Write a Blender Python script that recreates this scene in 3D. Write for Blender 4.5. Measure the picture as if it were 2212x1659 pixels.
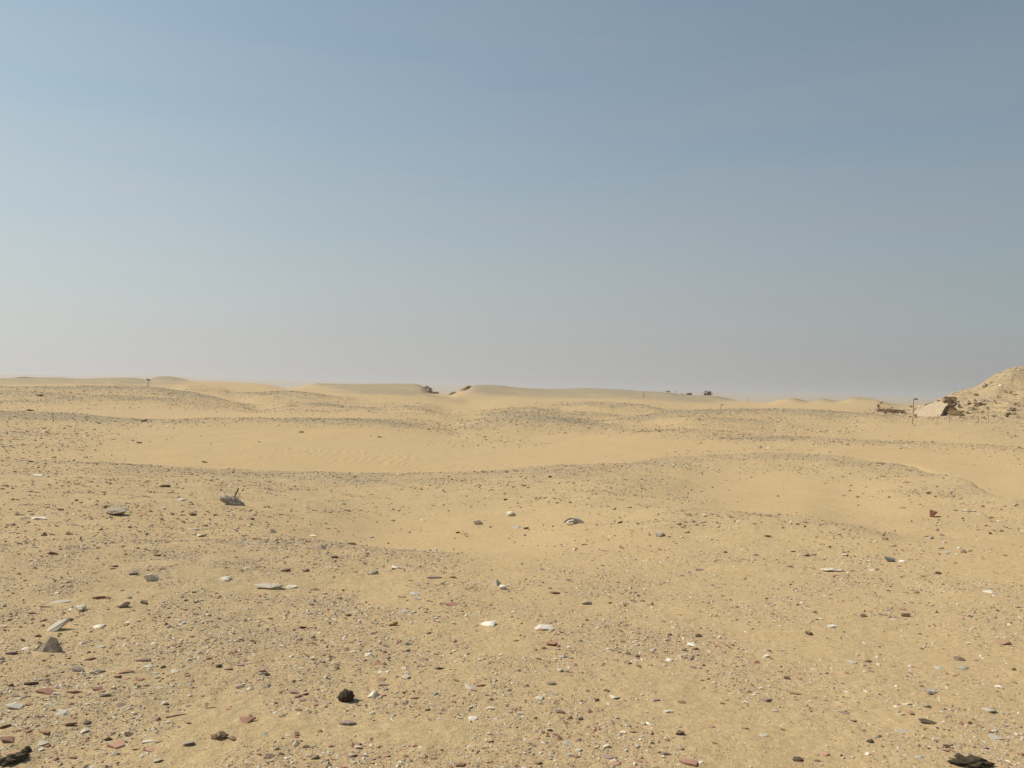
import bpy, bmesh, math, random
import numpy as np
from mathutils import Vector, Matrix

for o in list(bpy.data.objects): bpy.data.objects.remove(o)
S = bpy.context.scene
COL = S.collection

# ------------------------------------------------------------------ camera
W, H, FPX, CZ = 1024, 768, 790.0, 1.6
PITCH = math.atan(3.8 / FPX); ROLL = 0.024
R0 = np.array([1.0, 0, 0]); F0 = np.array([0, math.cos(PITCH), math.sin(PITCH)])
U0 = np.array([0, -math.sin(PITCH), math.cos(PITCH)])
RV = math.cos(ROLL) * R0 + math.sin(ROLL) * U0
UV = -math.sin(ROLL) * R0 + math.cos(ROLL) * U0
cam = bpy.data.cameras.new("camera"); camo = bpy.data.objects.new("camera", cam); COL.objects.link(camo)
cam.sensor_width = 36; cam.lens = FPX / W * 36; cam.clip_start = 0.05; cam.clip_end = 60000
camo.matrix_world = Matrix(((RV[0], UV[0], -F0[0], 0), (RV[1], UV[1], -F0[1], 0), (RV[2], UV[2], -F0[2], CZ), (0, 0, 0, 1)))
S.camera = camo

# ------------------------------------------------------------------ sky and sun
SUN_EL, SUN_AZ = math.radians(50), math.radians(-76)      # azimuth measured from the view axis (+Y), negative = left
HZ = [(0.0, .93), (.06, .86), (.17, .66), (.30, .46), (.6, .18)]          # share of dust by height (sine of elevation)
HC = [(0.15, (.22, .222, .235)), (.5, (.362, .347, .354)), (.72, (.435, .422, .428)), (.97, (.57, .558, .56))]   # its colour from away-from-sun to sunward
SKT = (0.92, 1.29, 1.20)
world = bpy.data.worlds.new("World"); S.world = world; world.use_nodes = True
nt = world.node_tree; nt.nodes.clear()
sky = nt.nodes.new('ShaderNodeTexSky'); sky.sky_type = 'NISHITA'; sky.sun_disc = False
sky.sun_elevation = SUN_EL; sky.sun_rotation = SUN_AZ
sky.air_density = 1.0; sky.dust_density = 1.0; sky.ozone_density = 1.0; sky.altitude = 0
bg = nt.nodes.new('ShaderNodeBackground'); bg.inputs[1].default_value = 0.075
wo = nt.nodes.new('ShaderNodeOutputWorld')
HAZE = 0.00030
def wn(t, **k):
    x = nt.nodes.new(t)
    for a_, b_ in k.items(): setattr(x, a_, b_)
    return x
wl = nt.links.new
tcw = wn('ShaderNodeTexCoord'); sepw = wn('ShaderNodeSeparateXYZ'); wl(tcw.outputs['Generated'], sepw.inputs[0])
# dust-laden lower air: pale grey close to the horizon, brighter towards the sun
rz = wn('ShaderNodeValToRGB'); wl(sepw.outputs['Z'], rz.inputs[0]); e = rz.color_ramp.elements; e.new(.5); e.new(.5); e.new(.5)
for q, (p_, f_) in zip(e, HZ): q.position = p_; q.color = (f_, f_, f_, 1)
dt = wn('ShaderNodeVectorMath', operation='DOT_PRODUCT'); wl(tcw.outputs['Generated'], dt.inputs[0]); dt.inputs[1].default_value = (math.sin(SUN_AZ), math.cos(SUN_AZ), 0)
rh = wn('ShaderNodeValToRGB'); mr = wn('ShaderNodeMapRange'); wl(dt.outputs['Value'], mr.inputs[0]); mr.inputs[1].default_value = -1; mr.inputs[2].default_value = 1
wl(mr.outputs[0], rh.inputs[0]); e = rh.color_ramp.elements; e.new(.5); e.new(.5)
for q, (p_, c_) in zip(e, HC): q.position = p_; q.color = (*c_, 1)
hm = wn('ShaderNodeVectorMath', operation='SCALE'); wl(rh.outputs[0], hm.inputs[0]); hm.inputs['Scale'].default_value = 1 / 0.075
sg = wn('ShaderNodeMix', data_type='RGBA', blend_type='MULTIPLY'); sg.inputs[0].default_value = 1.0; wl(sky.outputs[0], sg.inputs[6]); sg.inputs[7].default_value = (*SKT, 1)
mpw = wn('ShaderNodeMapping'); mpw.inputs['Scale'].default_value = (1.6, 1.6, 15); mpw.inputs['Rotation'].default_value = (0, .05, 0); wl(tcw.outputs['Generated'], mpw.inputs[0])
nzw = wn('ShaderNodeTexNoise'); nzw.inputs['Scale'].default_value = 1.3; nzw.inputs['Detail'].default_value = 5; wl(mpw.outputs[0], nzw.inputs['Vector'])
nmr = wn('ShaderNodeMapRange'); wl(nzw.outputs['Fac'], nmr.inputs[0]); [setattr(nmr.inputs[i_ + 1], 'default_value', v_) for i_, v_ in enumerate((.3, .7, -.055, .055))]
adw = wn('ShaderNodeMath', operation='ADD', use_clamp=True); wl(rz.outputs[0], adw.inputs[0]); wl(nmr.outputs[0], adw.inputs[1])
mx = wn('ShaderNodeMix', data_type='RGBA'); wl(adw.outputs[0], mx.inputs[0]); wl(sg.outputs[2], mx.inputs[6]); wl(hm.outputs[0], mx.inputs[7])
wl(mx.outputs[2], bg.inputs[0]); wl(bg.outputs[0], wo.inputs[0])
sl = bpy.data.lights.new("sun", 'SUN'); so = bpy.data.objects.new("sun", sl); COL.objects.link(so)
sl.energy = 4.15; sl.angle = math.radians(1.0); sl.color = (1.0, 0.925, 0.82)
sdir = Vector((math.sin(SUN_AZ) * math.cos(SUN_EL), math.cos(SUN_AZ) * math.cos(SUN_EL), math.sin(SUN_EL)))
so.rotation_euler = sdir.to_track_quat('Z', 'Y').to_euler()
vs = S.view_settings; vs.view_transform = 'Standard'; vs.look = 'None'; vs.exposure = 0.2; vs.gamma = 1.0
vs.use_curve_mapping = False
S.render.engine = 'CYCLES'; S.render.resolution_x = W; S.render.resolution_y = H

# ------------------------------------------------------------------ maths helpers
def ray(u, v):
    u = np.asarray(u, float); v = np.asarray(v, float)
    d = F0 + ((u - 512) / FPX)[..., None] * RV - ((v - 384) / FPX)[..., None] * UV
    return d
def project(x, y, z):
    p = np.stack([x, y, z - CZ], -1)
    w = p @ F0
    w = np.where(w < 1e-3, 1e-3, w)
    return 512 + FPX * (p @ RV) / w, 384 - FPX * (p @ UV) / w
def pchip(x, y, q):
    """monotone cubic, x (n,), y (n, ...) , q (m,) ; clamped ends"""
    x = np.asarray(x, float); y = np.asarray(y, float); h = np.diff(x); dl = np.diff(y) / h
    m = np.zeros_like(y)
    if len(x) > 2:
        w1 = 2 * h[1:] + h[:-1]; w2 = h[1:] + 2 * h[:-1]
        a, b = dl[:-1], dl[1:]
        with np.errstate(divide='ignore', invalid='ignore'):
            mm = (w1 + w2) / (w1 / a + w2 / b)
        m[1:-1] = np.where(a * b > 0, mm, 0)
    q = np.clip(q, x[0], x[-1]); i = np.clip(np.searchsorted(x, q) - 1, 0, len(x) - 2)
    t = (q - x[i]) / h[i]
    return (y[i] * (1 + 2 * t) * (1 - t) ** 2 + m[i] * h[i] * t * (1 - t) ** 2 +
            y[i + 1] * t * t * (3 - 2 * t) + m[i + 1] * h[i] * t * t * (t - 1))
def hsh(ix, iy, s):
    n = (ix.astype(np.int64) * 374761393 + iy.astype(np.int64) * 668265263 + s * 1442695041) & 0x7fffffff
    n = (n ^ (n >> 13)) * 1274126177 & 0x7fffffff
    n = (n ^ (n >> 16)) * 974634777 & 0x7fffffff
    return (n & 0xffff) / 65535.0
def vnoise(x, y, s=0):
    ix = np.floor(x); iy = np.floor(y); fx = x - ix; fy = y - iy
    fx = fx * fx * fx * (fx * (fx * 6 - 15) + 10); fy = fy * fy * fy * (fy * (fy * 6 - 15) + 10)
    a = hsh(ix, iy, s); b = hsh(ix + 1, iy, s); c = hsh(ix, iy + 1, s); d = hsh(ix + 1, iy + 1, s)
    return (a * (1 - fx) + b * fx) * (1 - fy) + (c * (1 - fx) + d * fx) * fy - 0.5
def fbm(x, y, s=0, o=4):
    t = 0; a = 1.0
    for k in range(o):
        c, n = math.cos(k * 1.1), math.sin(k * 1.1)
        t = t + a * vnoise((x * c - y * n) * 2 ** k + 17.3 * k, (x * n + y * c) * 2 ** k + 5.1 * k, s + k); a *= 0.5
    return t

# ------------------------------------------------------------------ the lie of the land
# each row: (u, v, distance, stoniness) seen from the camera; rows go from near to far
J = [(-150,452,25),(0,459,25),(100,462,25),(162,466,24),(249,470,23.5),(362,473,23),(450,473,23),(525,468,24),(550,465,24.5),
     (612,464,25),(675,457,27),(737,454,28),(800,453.5,28),(832,455,27),(875,461,25.5),(910,467,24),(932,474,22),(962,480,20),(1003,500,16),(1024,503,15.5),(1170,520,14)]
def flat(d, z, us=(-150, 200, 400, 512, 640, 800, 1000, 1170), st=0.8):
    zs = z if isinstance(z, (list, tuple)) else [z] * len(us); sts = st if isinstance(st, (list, tuple)) else [st] * len(us)
    ds = d if isinstance(d, (list, tuple)) else [d] * len(us)
    out = []
    for u, zz, s, dd in zip(us, zs, sts, ds):
        az = math.atan((u - 512) / FPX); out.append((az, (zz - CZ) / dd, dd, s))
    return ('az', out)
def off(rows, dv, kd, st):
    return [(u, v + dv, d * kd, st) for (u, v, d, *_) in rows]
LAY = [
 flat(0.4, 0.0), flat(2.2, 0.0), flat(3.6, [0.0,0.0,0,0,0,0,0.0,0.0], st=[.9,.9,.9,.9,.85,.75,.7,.7]),
 flat(6.0, [0.02,0.0,-.05,-.07,-.08,-.06,-.02,0.0], st=[.9,.9,.75,.6,.55,.35,.3,.3]),
 flat(8.0, [0.04,0.0,-.10,-.16,-.17,-.13,-.04,0.0], st=[.85,.85,.7,.22,.22,.5,.6,.5]),
 [(-150,522,11,.8),(0,519,11,.8),(200,524,11,.75),(300,531,11,.5),(400,545,10.6,.08),(512,538,11,.12),(600,524,11.4,.5),(690,514,11.6,.7),(750,519,11,.8),(775,522,10.8,.8),(825,529,10.4,.75),(875,539,9.9,.6),(912,548,9.6,.5),(1024,555,9.5,.4),(1170,560,9.5,.4)],
 [(-150,498,13.5,.85),(0,498,13.5,.85),(200,502,13.5,.8),(300,508,13.5,.75),(400,519,13.4,.35),(512,515,13.4,.4),(600,504,13.7,.75),(690,505,13.9,.5),(740,510.5,13.6,.06),(800,514,13.2,.02),(850,524,12.6,.05),(912,534,11.7,.2),(1024,539,11.5,.25),(1170,544,11.5,.25)],
 [(-150,476,18,.85),(0,478,18,.85),(200,482,18,.85),(362,488,18,.85),(450,488,18,.85),(525,484,18,.9),(612,481,18,.9),(690,485,19,.35),(750,484,20,.05),(800,486,19.5,.05),(850,492,18.5,.25),(912,503,15.5,.4),(1003,527,12.8,.4),(1170,535,12.6,.4)],
 [(u, v, d, .95) for u, v, d in J],
 off(J, 7, 1.12, .45),
 [(-150,449,33,.75),(0,456,33,.7),(100,459,33,.3),(162,462,32,.05),(249,466,31,.02),(362,469,30.5,0),(450,469,30.5,0),(525,464.5,31,0),(612,460.5,31.5,.0),(675,454.5,33,.2),(737,452,34,.3),(800,451.5,34,.2),(832,453,33,.1),(875,458,31,0),(910,463.5,29,0),(932,469,27,0),(962,476,25,0),(1003,492,21,.05),(1024,496,20,.1),(1170,510,18,.2)],
 [(-150,434,40,.9),(0,442,40,.9),(75,443,40,.75),(150,446,39,.15),(300,449,38,.0),(450,450,38,.0),(512,449,38,.05),(575,447,38,.0),(640,445.5,38,.0),(700,446,38,.1),(760,446,38,.3),(830,446.5,37,.1),(900,451,35,0),(960,458,32,0),(1003,468,28,.0),(1024,473,26,.1),(1170,485,24,.2)],
 [(-150,422,49,.9),(0,428,49,.85),(75,429,49,.7),(150,431,48,.05),(300,432,47,.03),(375,434,46,.05),(450,439,45,.45),(512,439,45,.75),(575,438,45,.1),(640,436,44,.2),(700,436,43,.7),(760,438,42,.85),(830,440,42,.8),(900,443,41,.7),(960,446,39,.6),(1024,450,36,.6),(1170,455,33,.6)],
 [(-150,411,59,.9),(0,415,59,.95),(75,416.5,58,.95),(150,419,56,.9),(225,419,54,.8),(300,420,54,.85),(375,422,52,.85),(450,428,52,.9),(480,424,51,.9),(512,422,51,.95),(575,426,51,.85),(600,429,51,.6),(640,431,50,.8),(700,430,49,.9),(760,434,47.5,.7),(830,437,47,.3),(900,440,46,.05),(960,442,44.5,.1),(1024,446,42,.5),(1170,450,40,.5)],
 [(-150,411,64,.2),(0,416.5,64,.15),(75,418,63,.05),(150,420.5,61,0),(225,420,60,.0),(300,418.5,60,.1),(375,418,59,.4),(450,424,57,.9),(480,418,57,.95),(512,412.5,57,1),(545,414,57,1),(575,418,57,.95),(600,423,56.5,.9),(640,427,56,.85),(700,424,55,.9),(760,426,53.5,.9),(830,429.5,53,.8),(900,432,52,.05),(960,434,50,.05),(1024,438,49,.4),(1170,442,48,.5)],
 [(-150,404,76,.8),(0,410.5,76,.6),(75,411,76,.3),(150,413.5,74,.0),(225,414,72,.02),(300,412,70,.2),(375,413.5,68,.1),(450,418,66,.4),(480,420,64,.7),(512,417,63,.7),(545,418,63,.7),(575,421,62,.8),(600,424.5,61,.8),(640,422,60,.85),(700,417,60,.95),(760,418,60,.95),(830,420.5,60,.85),(878,422,59,.4),(900,424,58,.1),(960,425,58,.15),(1024,428,58,.5),(1170,432,58,.5)],
 [(-150,394,95,.95),(0,398,95,.95),(75,398,95,.95),(150,399,94,.95),(199,404,90,.9),(236,409,86,.6),(261,412.5,82,.6),(294,409,79,.8),(337,409.5,77,.7),(385,412,75,.3),(425,413,73,.6),(449,415.5,72,.5),(470,416,71,.3),(497,413,70,.8),(512,412.5,69,.9),(537,413,69,.9),(575,416.5,68,.8),(600,420,67,.8),(640,416,67,.9),(675,411.5,68,1),(750,410.3,69,1),(800,410.7,69,1),(850,412,69,.95),(878,414,68,.8),(900,418,68,.4),(960,419,70,.4),(1024,420,72,.5),(1170,423,72,.5)],
 [(-150,387,121,.95),(0,386.8,121,.95),(50,386.8,121,.95),(100,386,121,.95),(150,387,120,.95),(172,389.8,118,.95),(199,394.8,112,.95),(236,403.5,104,.9),(261,410,96,.8),(294,405.5,91,.9),(312,403.5,90,.95),(337,404.8,90,.95),(362,407,88,.8),(385,408.5,88,.8),(405,406,88,.85),(425,407.5,86,.8),(449,412.5,82,.5),(470,412,82,.3),(497,409.5,82,.8),(512,408.5,82,.9),(537,409.3,82,.9),(550,412,82,.8),(575,413,82,.8),(600,415,80,.7),(640,417,79,.6),(675,415,79,.5),(750,413,79,.4),(850,415,79,.4),(900,417,80,.6),(930,417.5,84,.6),(960,417.5,85,.7),(1024,418,86,.7),(1170,420,88,.7)],
 [(-150,389,132,.4),(0,388.8,132,.4),(100,388,132,.3),(150,389.5,131,.3),(199,397,124,.3),(236,404.5,115,.3),(261,404,110,.5),(294,403,107,.6),(312,404,104,.5),(337,405.5,103,.3),(362,406.5,103,.2),(385,406,103,.3),(405,406.5,101,.4),(425,406,99,.5),(449,409,96,.1),(470,410,94,.0),(497,409.5,94,.1),(512,409.5,94,.1),(550,409.5,94,.7),(575,405,94,.9),(587,403.2,94,.95),(605,403.5,94,.95),(637,405.6,94,.9),(655,408.6,93,.8),(668,411.5,92,.7),(700,412,92,.2),(750,412,92,.2),(850,413,92,.2),(878,413,92,.3),(900,415.5,92,.5),(930,411,96,.7),(943,409,98,.8),(960,406,99,.9),(992,400,100,.95),(1024,396,102,1),(1170,400,104,1)],
 [(-150,382,165,.6),(0,382.5,165,.6),(75,382.5,165,.6),(112,383,165,.6),(129,387.4,160,.4),(168,390.2,155,.1),(186,386.3,150,.4),(199,385.5,150,.5),(218,387.4,145,.4),(236,392.1,140,.3),(265,391.8,140,.8),(295,391.3,140,.85),(325,395,138,.8),(345,397,136,.3),(360,401,130,.3),(393,401,130,.3),(424,402,130,.3),(455,405,128,.0),(470,406,126,.0),(512,404,124,.1),(543,404,124,.3),(569,403.6,124,.4),(587,404.5,116,.4),(605,404.6,116,.3),(637,406.6,116,.2),(668,408,116,.1),(700,408.5,118,.1),(750,408.5,120,.05),(800,409,120,.05),(850,409,120,.05),(878,410,116,.3),(900,412,108,.4),(930,403.5,112,.8),(943,397.7,114,.9),(958,391.5,116,.95),(978,386,118,1),(992,377,119,1),(1004,371.7,120,1),(1013,368.8,121,1),(1024,368.3,122,1),(1060,371,124,1),(1110,378,124,1),(1170,384,124,1)],
 [(-150,385,180,.3),(0,385.5,180,.3),(112,386,180,.3),(129,388,178,.1),(168,388.5,175,.0),(199,387.5,172,.1),(218,388.8,170,.1),(236,392,168,.1),(265,393.5,168,.2),(295,393,168,.2),(325,395.5,165,.3),(345,393.5,160,.6),(360,392.3,158,.8),(393,392.2,158,.85),(424,394.3,158,.7),(455,399.8,158,.4),(470,402.5,158,.1),(512,400.5,160,.1),(543,400.5,160,.2),(569,400.3,160,.3),(605,400,165,.3),(637,400.5,165,.3),(668,402.5,165,.2),(700,405,165,.05),(750,406.5,165,.05),(780,405.5,165,.0),(850,405,160,.0),(878,406.5,150,.2),(900,410,138,.4),(930,407,145,.5),(958,400,148,.5),(992,390,150,.5),(1024,388,152,.5),(1170,396,152,.5)],
 [(-150,379.5,230,0.75),(0,379.5,230,0.75),(75,380.5,230,0.75),(112,380.8,230,0.75),(145,383.5,230,0.75),(168,383,230,0.75),(199,384.5,230,0.1),(236,387.5,225,0),(262,388.5,225,0),(286,390.2,225,0),(308,388.5,225,0.1),(350,388,225,0.75),(393,388.5,225,0.75),(420,389.3,225,0.75),(430,394.5,225,0.2),(449,396,225,0.1),(462,393,225,0.2),(477,391,225,0.75),(512,393,240,0.75),(550,395,240,0.75),(605,395.8,240,0.75),(640,397.5,240,0.75),(668,399,240,0.75),(700,401,240,0.75),(740,403,240,0),(768,403.2,235,0),(780,400,230,0.1),(794,398,228,0.75),(808,401.2,228,0.75),(823,398.6,228,0.75),(836,401,228,0.75),(855,397,225,0.75),(875,399.5,215,0.6),(899,405.5,200,0.6),(930,404,200,0.6),(1024,400,200,0.6),(1170,404,200,0.6)],
 [(-150,378,300,0.75),(0,378.3,300,0.75),(25,377.6,300,0.75),(60,377.6,300,0.75),(75,378.6,300,0.75),(124,377.6,300,0.75),(134,377.7,300,0.75),(143,379.3,300,0.75),(147,380.5,300,0.75),(152,378,300,0.75),(159,376.4,300,0.75),(168,376.3,300,0.75),(180,378,300,0.75),(194,381,300,0),(224,381.8,300,0),(250,383,300,0),(262,384,300,0),(275,386,300,0),(286,388,300,0),(308,385,300,0.1),(318,383.4,300,0.75),(350,384,300,0.75),(374,383.9,300,0.75),(415,383.8,300,0.75),(421,385.3,300,0.75),(426,388.5,300,0.75),(430,393.3,300,0.3),(439,394,300,0.1),(449,395.2,300,0.1),(459,391.5,300,0.3),(468,389.5,300,0.75),(472,386,300,0.75),(477,384.9,300,0.75),(492,384.9,310,0.75),(525,388,340,0.75),(550,389,400,0.75),(587,388,450,0.75),(612,388.9,450,0.75),(643,391,460,0.75),(668,392.1,460,0.75),(680,394.2,470,0.75),(693,395.1,480,0.75),(711,395.3,480,0.75),(730,398.6,480,0.75),(745,402.3,470,0.1),(780,404,460,0.1),(900,405,400,0.6),(1170,405,400,0.6)],
 flat([420,420,420,560,600,600,520,520], -9), flat(950, -24), flat(1500, -20), flat(3000, -19),
 [(-150,373,7000,.3),(0,374.2,7000,.3),(60,375.5,7000,.3),(110,374.7,7000,.3),(150,375,7000,.3),(250,378.7,7000,.3),(357,381.9,7000,.3),(425,384.2,7000,.3),(472,385.5,7000,.3),(600,389.6,7000,.3),(685,391.6,7000,.3),(750,393,7000,.3),(800,393.2,7000,.3),(830,393.4,7000,.3),(912,396.6,7000,.3),(1024,399.6,7000,.3),(1170,403.5,7000,.3)],
 flat(14000, -20),
]
def layer_data(rows):
    if isinstance(rows, tuple): a = np.array(rows[1]); return a[:, 0], a[:, 1], a[:, 2], a[:, 3]
    a = np.array([r if len(r) == 4 else (*r, .8) for r in rows], float)
    d = ray(a[:, 0], a[:, 1]); hd = np.hypot(d[:, 0], d[:, 1])
    return np.arctan2(d[:, 0], d[:, 1]), d[:, 2] / hd, a[:, 2], a[:, 3]
NB = 1150
az = np.concatenate([np.radians(np.linspace(-180, -42, 70, endpoint=False)), np.radians(np.linspace(-42, 42, NB, endpoint=False)), np.radians(np.linspace(42, 180, 71))])
ld = np.concatenate([np.linspace(math.log(.4), math.log(2.0), 40, endpoint=False), np.linspace(math.log(2.0), math.log(30), 500, endpoint=False),
                     np.linspace(math.log(30), math.log(320), 330, endpoint=False), np.linspace(math.log(320), math.log(14000), 90)])
NA, NR = len(az), len(ld)
KD, KZ, KS = [], [], []
back = np.clip((np.abs(az) - 0.95) / 1.4, 0, 1)                      # behind the camera: even, gently rolling ground
back = back * back * (3 - 2 * back)
for rows in LAY:
    a, t, d, s = layer_data(rows)
    dd = np.exp(pchip(a, np.log(d), az)); tt = pchip(a, t, az); ss = pchip(a, s, az)
    md = math.exp(np.mean(np.log(d)))
    dd = dd * (1 - back) + md * back; z = CZ + tt * dd
    z = z * (1 - back) + back * (np.mean(CZ + t * d))
    KD.append(np.log(dd)); KZ.append(z); KS.append(ss)
KD = np.array(KD); KZ = np.array(KZ); KS = np.array(KS)
assert (np.diff(KD, axis=0) > 0.004).all(), [(i, float(x)) for i, x in enumerate(np.diff(KD, axis=0).min(1)) if x <= 0.004]
Z = np.zeros((NA, NR)); ST = np.zeros((NA, NR))
for i in range(NA):
    Z[i] = pchip(KD[:, i], KZ[:, i], ld); ST[i] = np.interp(ld, KD[:, i], KS[:, i])
D = np.exp(ld)[None, :]; X = np.sin(az)[:, None] * D; Y = np.cos(az)[:, None] * D
# soften the corners between control rows a little, sideways
for _ in range(2):
    Z[1:-1] = (Z[:-2] + 2 * Z[1:-1] + Z[2:]) / 4
ST = np.clip(ST + 0.38 * fbm(X / 2.2, Y / 2.2, 3, 4) * np.clip(ST * 3, 0.12, 1) * np.clip(D / 25, .5, 1) + 0.22 * fbm(X / 14, Y / 14, 9, 3) * np.clip(ST * 3, 0, 1), 0, 1)
# extra low spoil hummocks among the gravelly parts
hum = np.clip(fbm(X / 11 + 3.1, Y / 8.5, 111, 2) * 2.2, -.5, 1) * np.clip((ST - .35) * 2.5, 0, 1) * np.clip((D - 36) / 20, 0, 1) * np.clip((125 - D) / 20, 0, 1)
Z = Z + .20 * hum
# relief shade in the colour: crests darker and more gravelly, feet paler and cleaner
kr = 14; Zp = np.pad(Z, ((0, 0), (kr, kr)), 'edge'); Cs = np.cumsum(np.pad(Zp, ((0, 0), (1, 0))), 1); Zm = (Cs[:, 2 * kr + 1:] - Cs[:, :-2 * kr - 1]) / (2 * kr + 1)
relief_tone = np.clip((Z - Zm) / (D * .0012), -1, 1) * np.clip((D - 22) / 22, .15 * (D > 12), 1) * (1 - np.clip((np.degrees(az)[:, None] - 26) / 3, 0, 1) * (D > 82)) * np.clip((420 - D) / 80, 0, 1)
ST = np.clip(ST + .32 * relief_tone * np.clip(ST * 3, .1, 1), 0, 1.3)
def detail(X, Y, D, ST):
    n = 0.05 * fbm(X / 1.7, Y / 1.7, 21, 3) * np.clip(D / 8, .35, 1)
    n = n + np.where(D < 60, 0.020 * fbm(X / .36 + 0.3 * Y, Y / .36, 31, 3), 0) * (.25 + .75 * ST)
    n = n + np.where(D < 30, 0.007 * fbm(X / .09, Y / .09, 41, 2), 0) * (.15 + .85 * ST)
    n = n + np.where(D > 30, 1, 0) * np.clip((D - 30) / 90, 0, 1) * np.clip(1.9 - D / 130, .12, 1) * (0.22 * fbm(X / 4, Y / 4, 51, 4) * ST)
    return n
Z = Z + detail(X, Y, D, ST)
AZD = np.degrees(az)[:, None]
hill = np.clip((AZD - 26.5) / 3, 0, 1) * np.clip((D - 84) / 8, 0, 1) * np.clip((150 - D) / 15, 0, 1)   # the rubble hill
Z = Z + hill * (-.15 + 0.50 * fbm(X / 3.2, Y / 3.2, 61, 4) + 0.42 * np.abs(fbm(X / 1.3 + Y / 3, Y / 2.0, 71, 3)))
far = np.clip((D - 900) / 800, 0, 1) * np.clip((6500 - D) / 1500, 0, 1)
Z = Z + far * 10 * fbm(X / 500, Y / 500, 81, 4)
# wind ripples in the clean sand
RIP = np.clip(1 - ST * 2.6, 0, 1) * np.clip((D - 6) / 4, 0, 1) * np.clip((55 - D) / 15, 0, 1) * np.clip(.5 + 1.6 * vnoise(X / 5, Y / 5, 88), 0, 1)
ph = (Y * .90 + X * .42 + 0.9 * fbm(X / 2.5, Y / 2.5, 90, 2)) / .27
Z = Z + RIP * 0.009 * np.sin(2 * math.pi * ph)

def hgt(x, y):
    a = np.arctan2(x, y); l = np.log(np.maximum(np.hypot(x, y), .41))
    fi = np.clip(np.interp(a, az, np.arange(NA)), 0, NA - 1.001); fj = np.clip(np.interp(l, ld, np.arange(NR)), 0, NR - 1.001)
    i = fi.astype(int); j = fj.astype(int); fi = fi - i; fj = fj - j
    g = lambda A: (A[i, j] * (1 - fi) * (1 - fj) + A[i + 1, j] * fi * (1 - fj) + A[i, j + 1] * (1 - fi) * fj + A[i + 1, j + 1] * fi * fj)
    return g(Z), g(ST)
def ground_at(u, v, dmin=2.0, dmax=600):
    """world point where the sight line through photo point (u, v) meets the ground"""
    d = ray(u, v); hd = math.hypot(d[0], d[1]); r = np.exp(np.linspace(math.log(dmin), math.log(dmax), 6000))
    x = d[0] / hd * r; y = d[1] / hd * r; zr = CZ + d[2] / hd * r
    zg, _ = hgt(x, y); k = np.nonzero(zg >= zr)[0]
    if not len(k): k = [int(np.argmin((zr - zg) / r))]
    k = k[0]; return Vector((x[k], y[k], zg[k])), float(r[k])

# ------------------------------------------------------------------ mesh and material helpers
def link_mesh(name, verts, faces, mat=None, parent=None, smooth=False):
    me = bpy.data.meshes.new(name); me.from_pydata([tuple(v) for v in verts], [], [tuple(f) for f in faces]); me.update()
    if mat: me.materials.append(mat)
    if smooth: me.polygons.foreach_set('use_smooth', [True] * len(me.polygons))
    o = bpy.data.objects.new(name, me); COL.objects.link(o)
    if parent: o.parent = parent
    return o
def tri_mesh(name, V, Fc, mat, colors=None, smooth=False):
    me = bpy.data.meshes.new(name); nf, k = Fc.shape
    me.vertices.add(len(V)); me.vertices.foreach_set('co', V.astype(np.float32).ravel())
    me.loops.add(nf * k); me.loops.foreach_set('vertex_index', Fc.astype(np.int32).ravel())
    me.polygons.add(nf); me.polygons.foreach_set('loop_start', np.arange(0, nf * k, k, dtype=np.int32))
    me.polygons.foreach_set('use_smooth', np.full(nf, smooth))
    me.update(calc_edges=True)
    if colors is not None:
        ca = me.color_attributes.new('col', 'FLOAT_COLOR', 'POINT'); ca.data.foreach_set('color', colors.astype(np.float32).ravel())
    me.materials.append(mat)
    o = bpy.data.objects.new(name, me); COL.objects.link(o); return o
def tag(o, label=None, cat=None, group=None, kind=None):
    for k, v in (('label', label), ('category', cat), ('group', group), ('kind', kind)):
        if v: o[k] = v
    return o
def empty(name, loc, rz=0):
    o = bpy.data.objects.new(name, None); COL.objects.link(o); o.location = loc; o.rotation_euler = (0, 0, rz); o.empty_display_size = .1; return o

class NT:
    def __init__(s, name):
        s.m = bpy.data.materials.new(name); s.m.use_nodes = True; s.t = s.m.node_tree
        s.b = s.t.nodes['Principled BSDF']; s.b.inputs['Roughness'].default_value = .95
        s.b.inputs['Specular IOR Level'].default_value = .15
    def n(s, typ, **kw):
        x = s.t.nodes.new(typ)
        for k, v in kw.items():
            if k in x.inputs.keys(): x.inputs[k].default_value = v
            else: setattr(x, k, v)
        return x
    def l(s, a, b): s.t.links.new(a, b)
    def mix(s, f, a, b, mode='MIX'):
        x = s.t.nodes.new('ShaderNodeMix'); x.data_type = 'RGBA'; x.blend_type = mode
        for sock, val in ((x.inputs[0], f), (x.inputs[6], a), (x.inputs[7], b)):
            if hasattr(val, 'links'): s.l(val, sock)
            else: sock.default_value = val if not isinstance(val, tuple) else (*val, 1)[:4]
        return x.outputs[2]
    def ramp(s, fac, stops):
        r = s.t.nodes.new('ShaderNodeValToRGB'); s.l(fac, r.inputs[0]); e = r.color_ramp.elements
        while len(e) < len(stops): e.new(.5)
        for q, (p, c) in zip(e, stops): q.position = p; q.color = (*c, 1) if isinstance(c, tuple) else (c, c, c, 1)
        return r.outputs[0]
    def mrange(s, v, a, b, c, d):
        x = s.n('ShaderNodeMapRange'); s.l(v, x.inputs[0])
        for i, q in enumerate((a, b, c, d)): x.inputs[i + 1].default_value = q
        return x.outputs[0]
    def math(s, op, a, b=0.0):
        x = s.n('ShaderNodeMath', operation=op)
        for i, q in enumerate((a, b)):
            if hasattr(q, 'links'): s.l(q, x.inputs[i])
            else: x.inputs[i].default_value = q
        return x.outputs[0]

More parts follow.
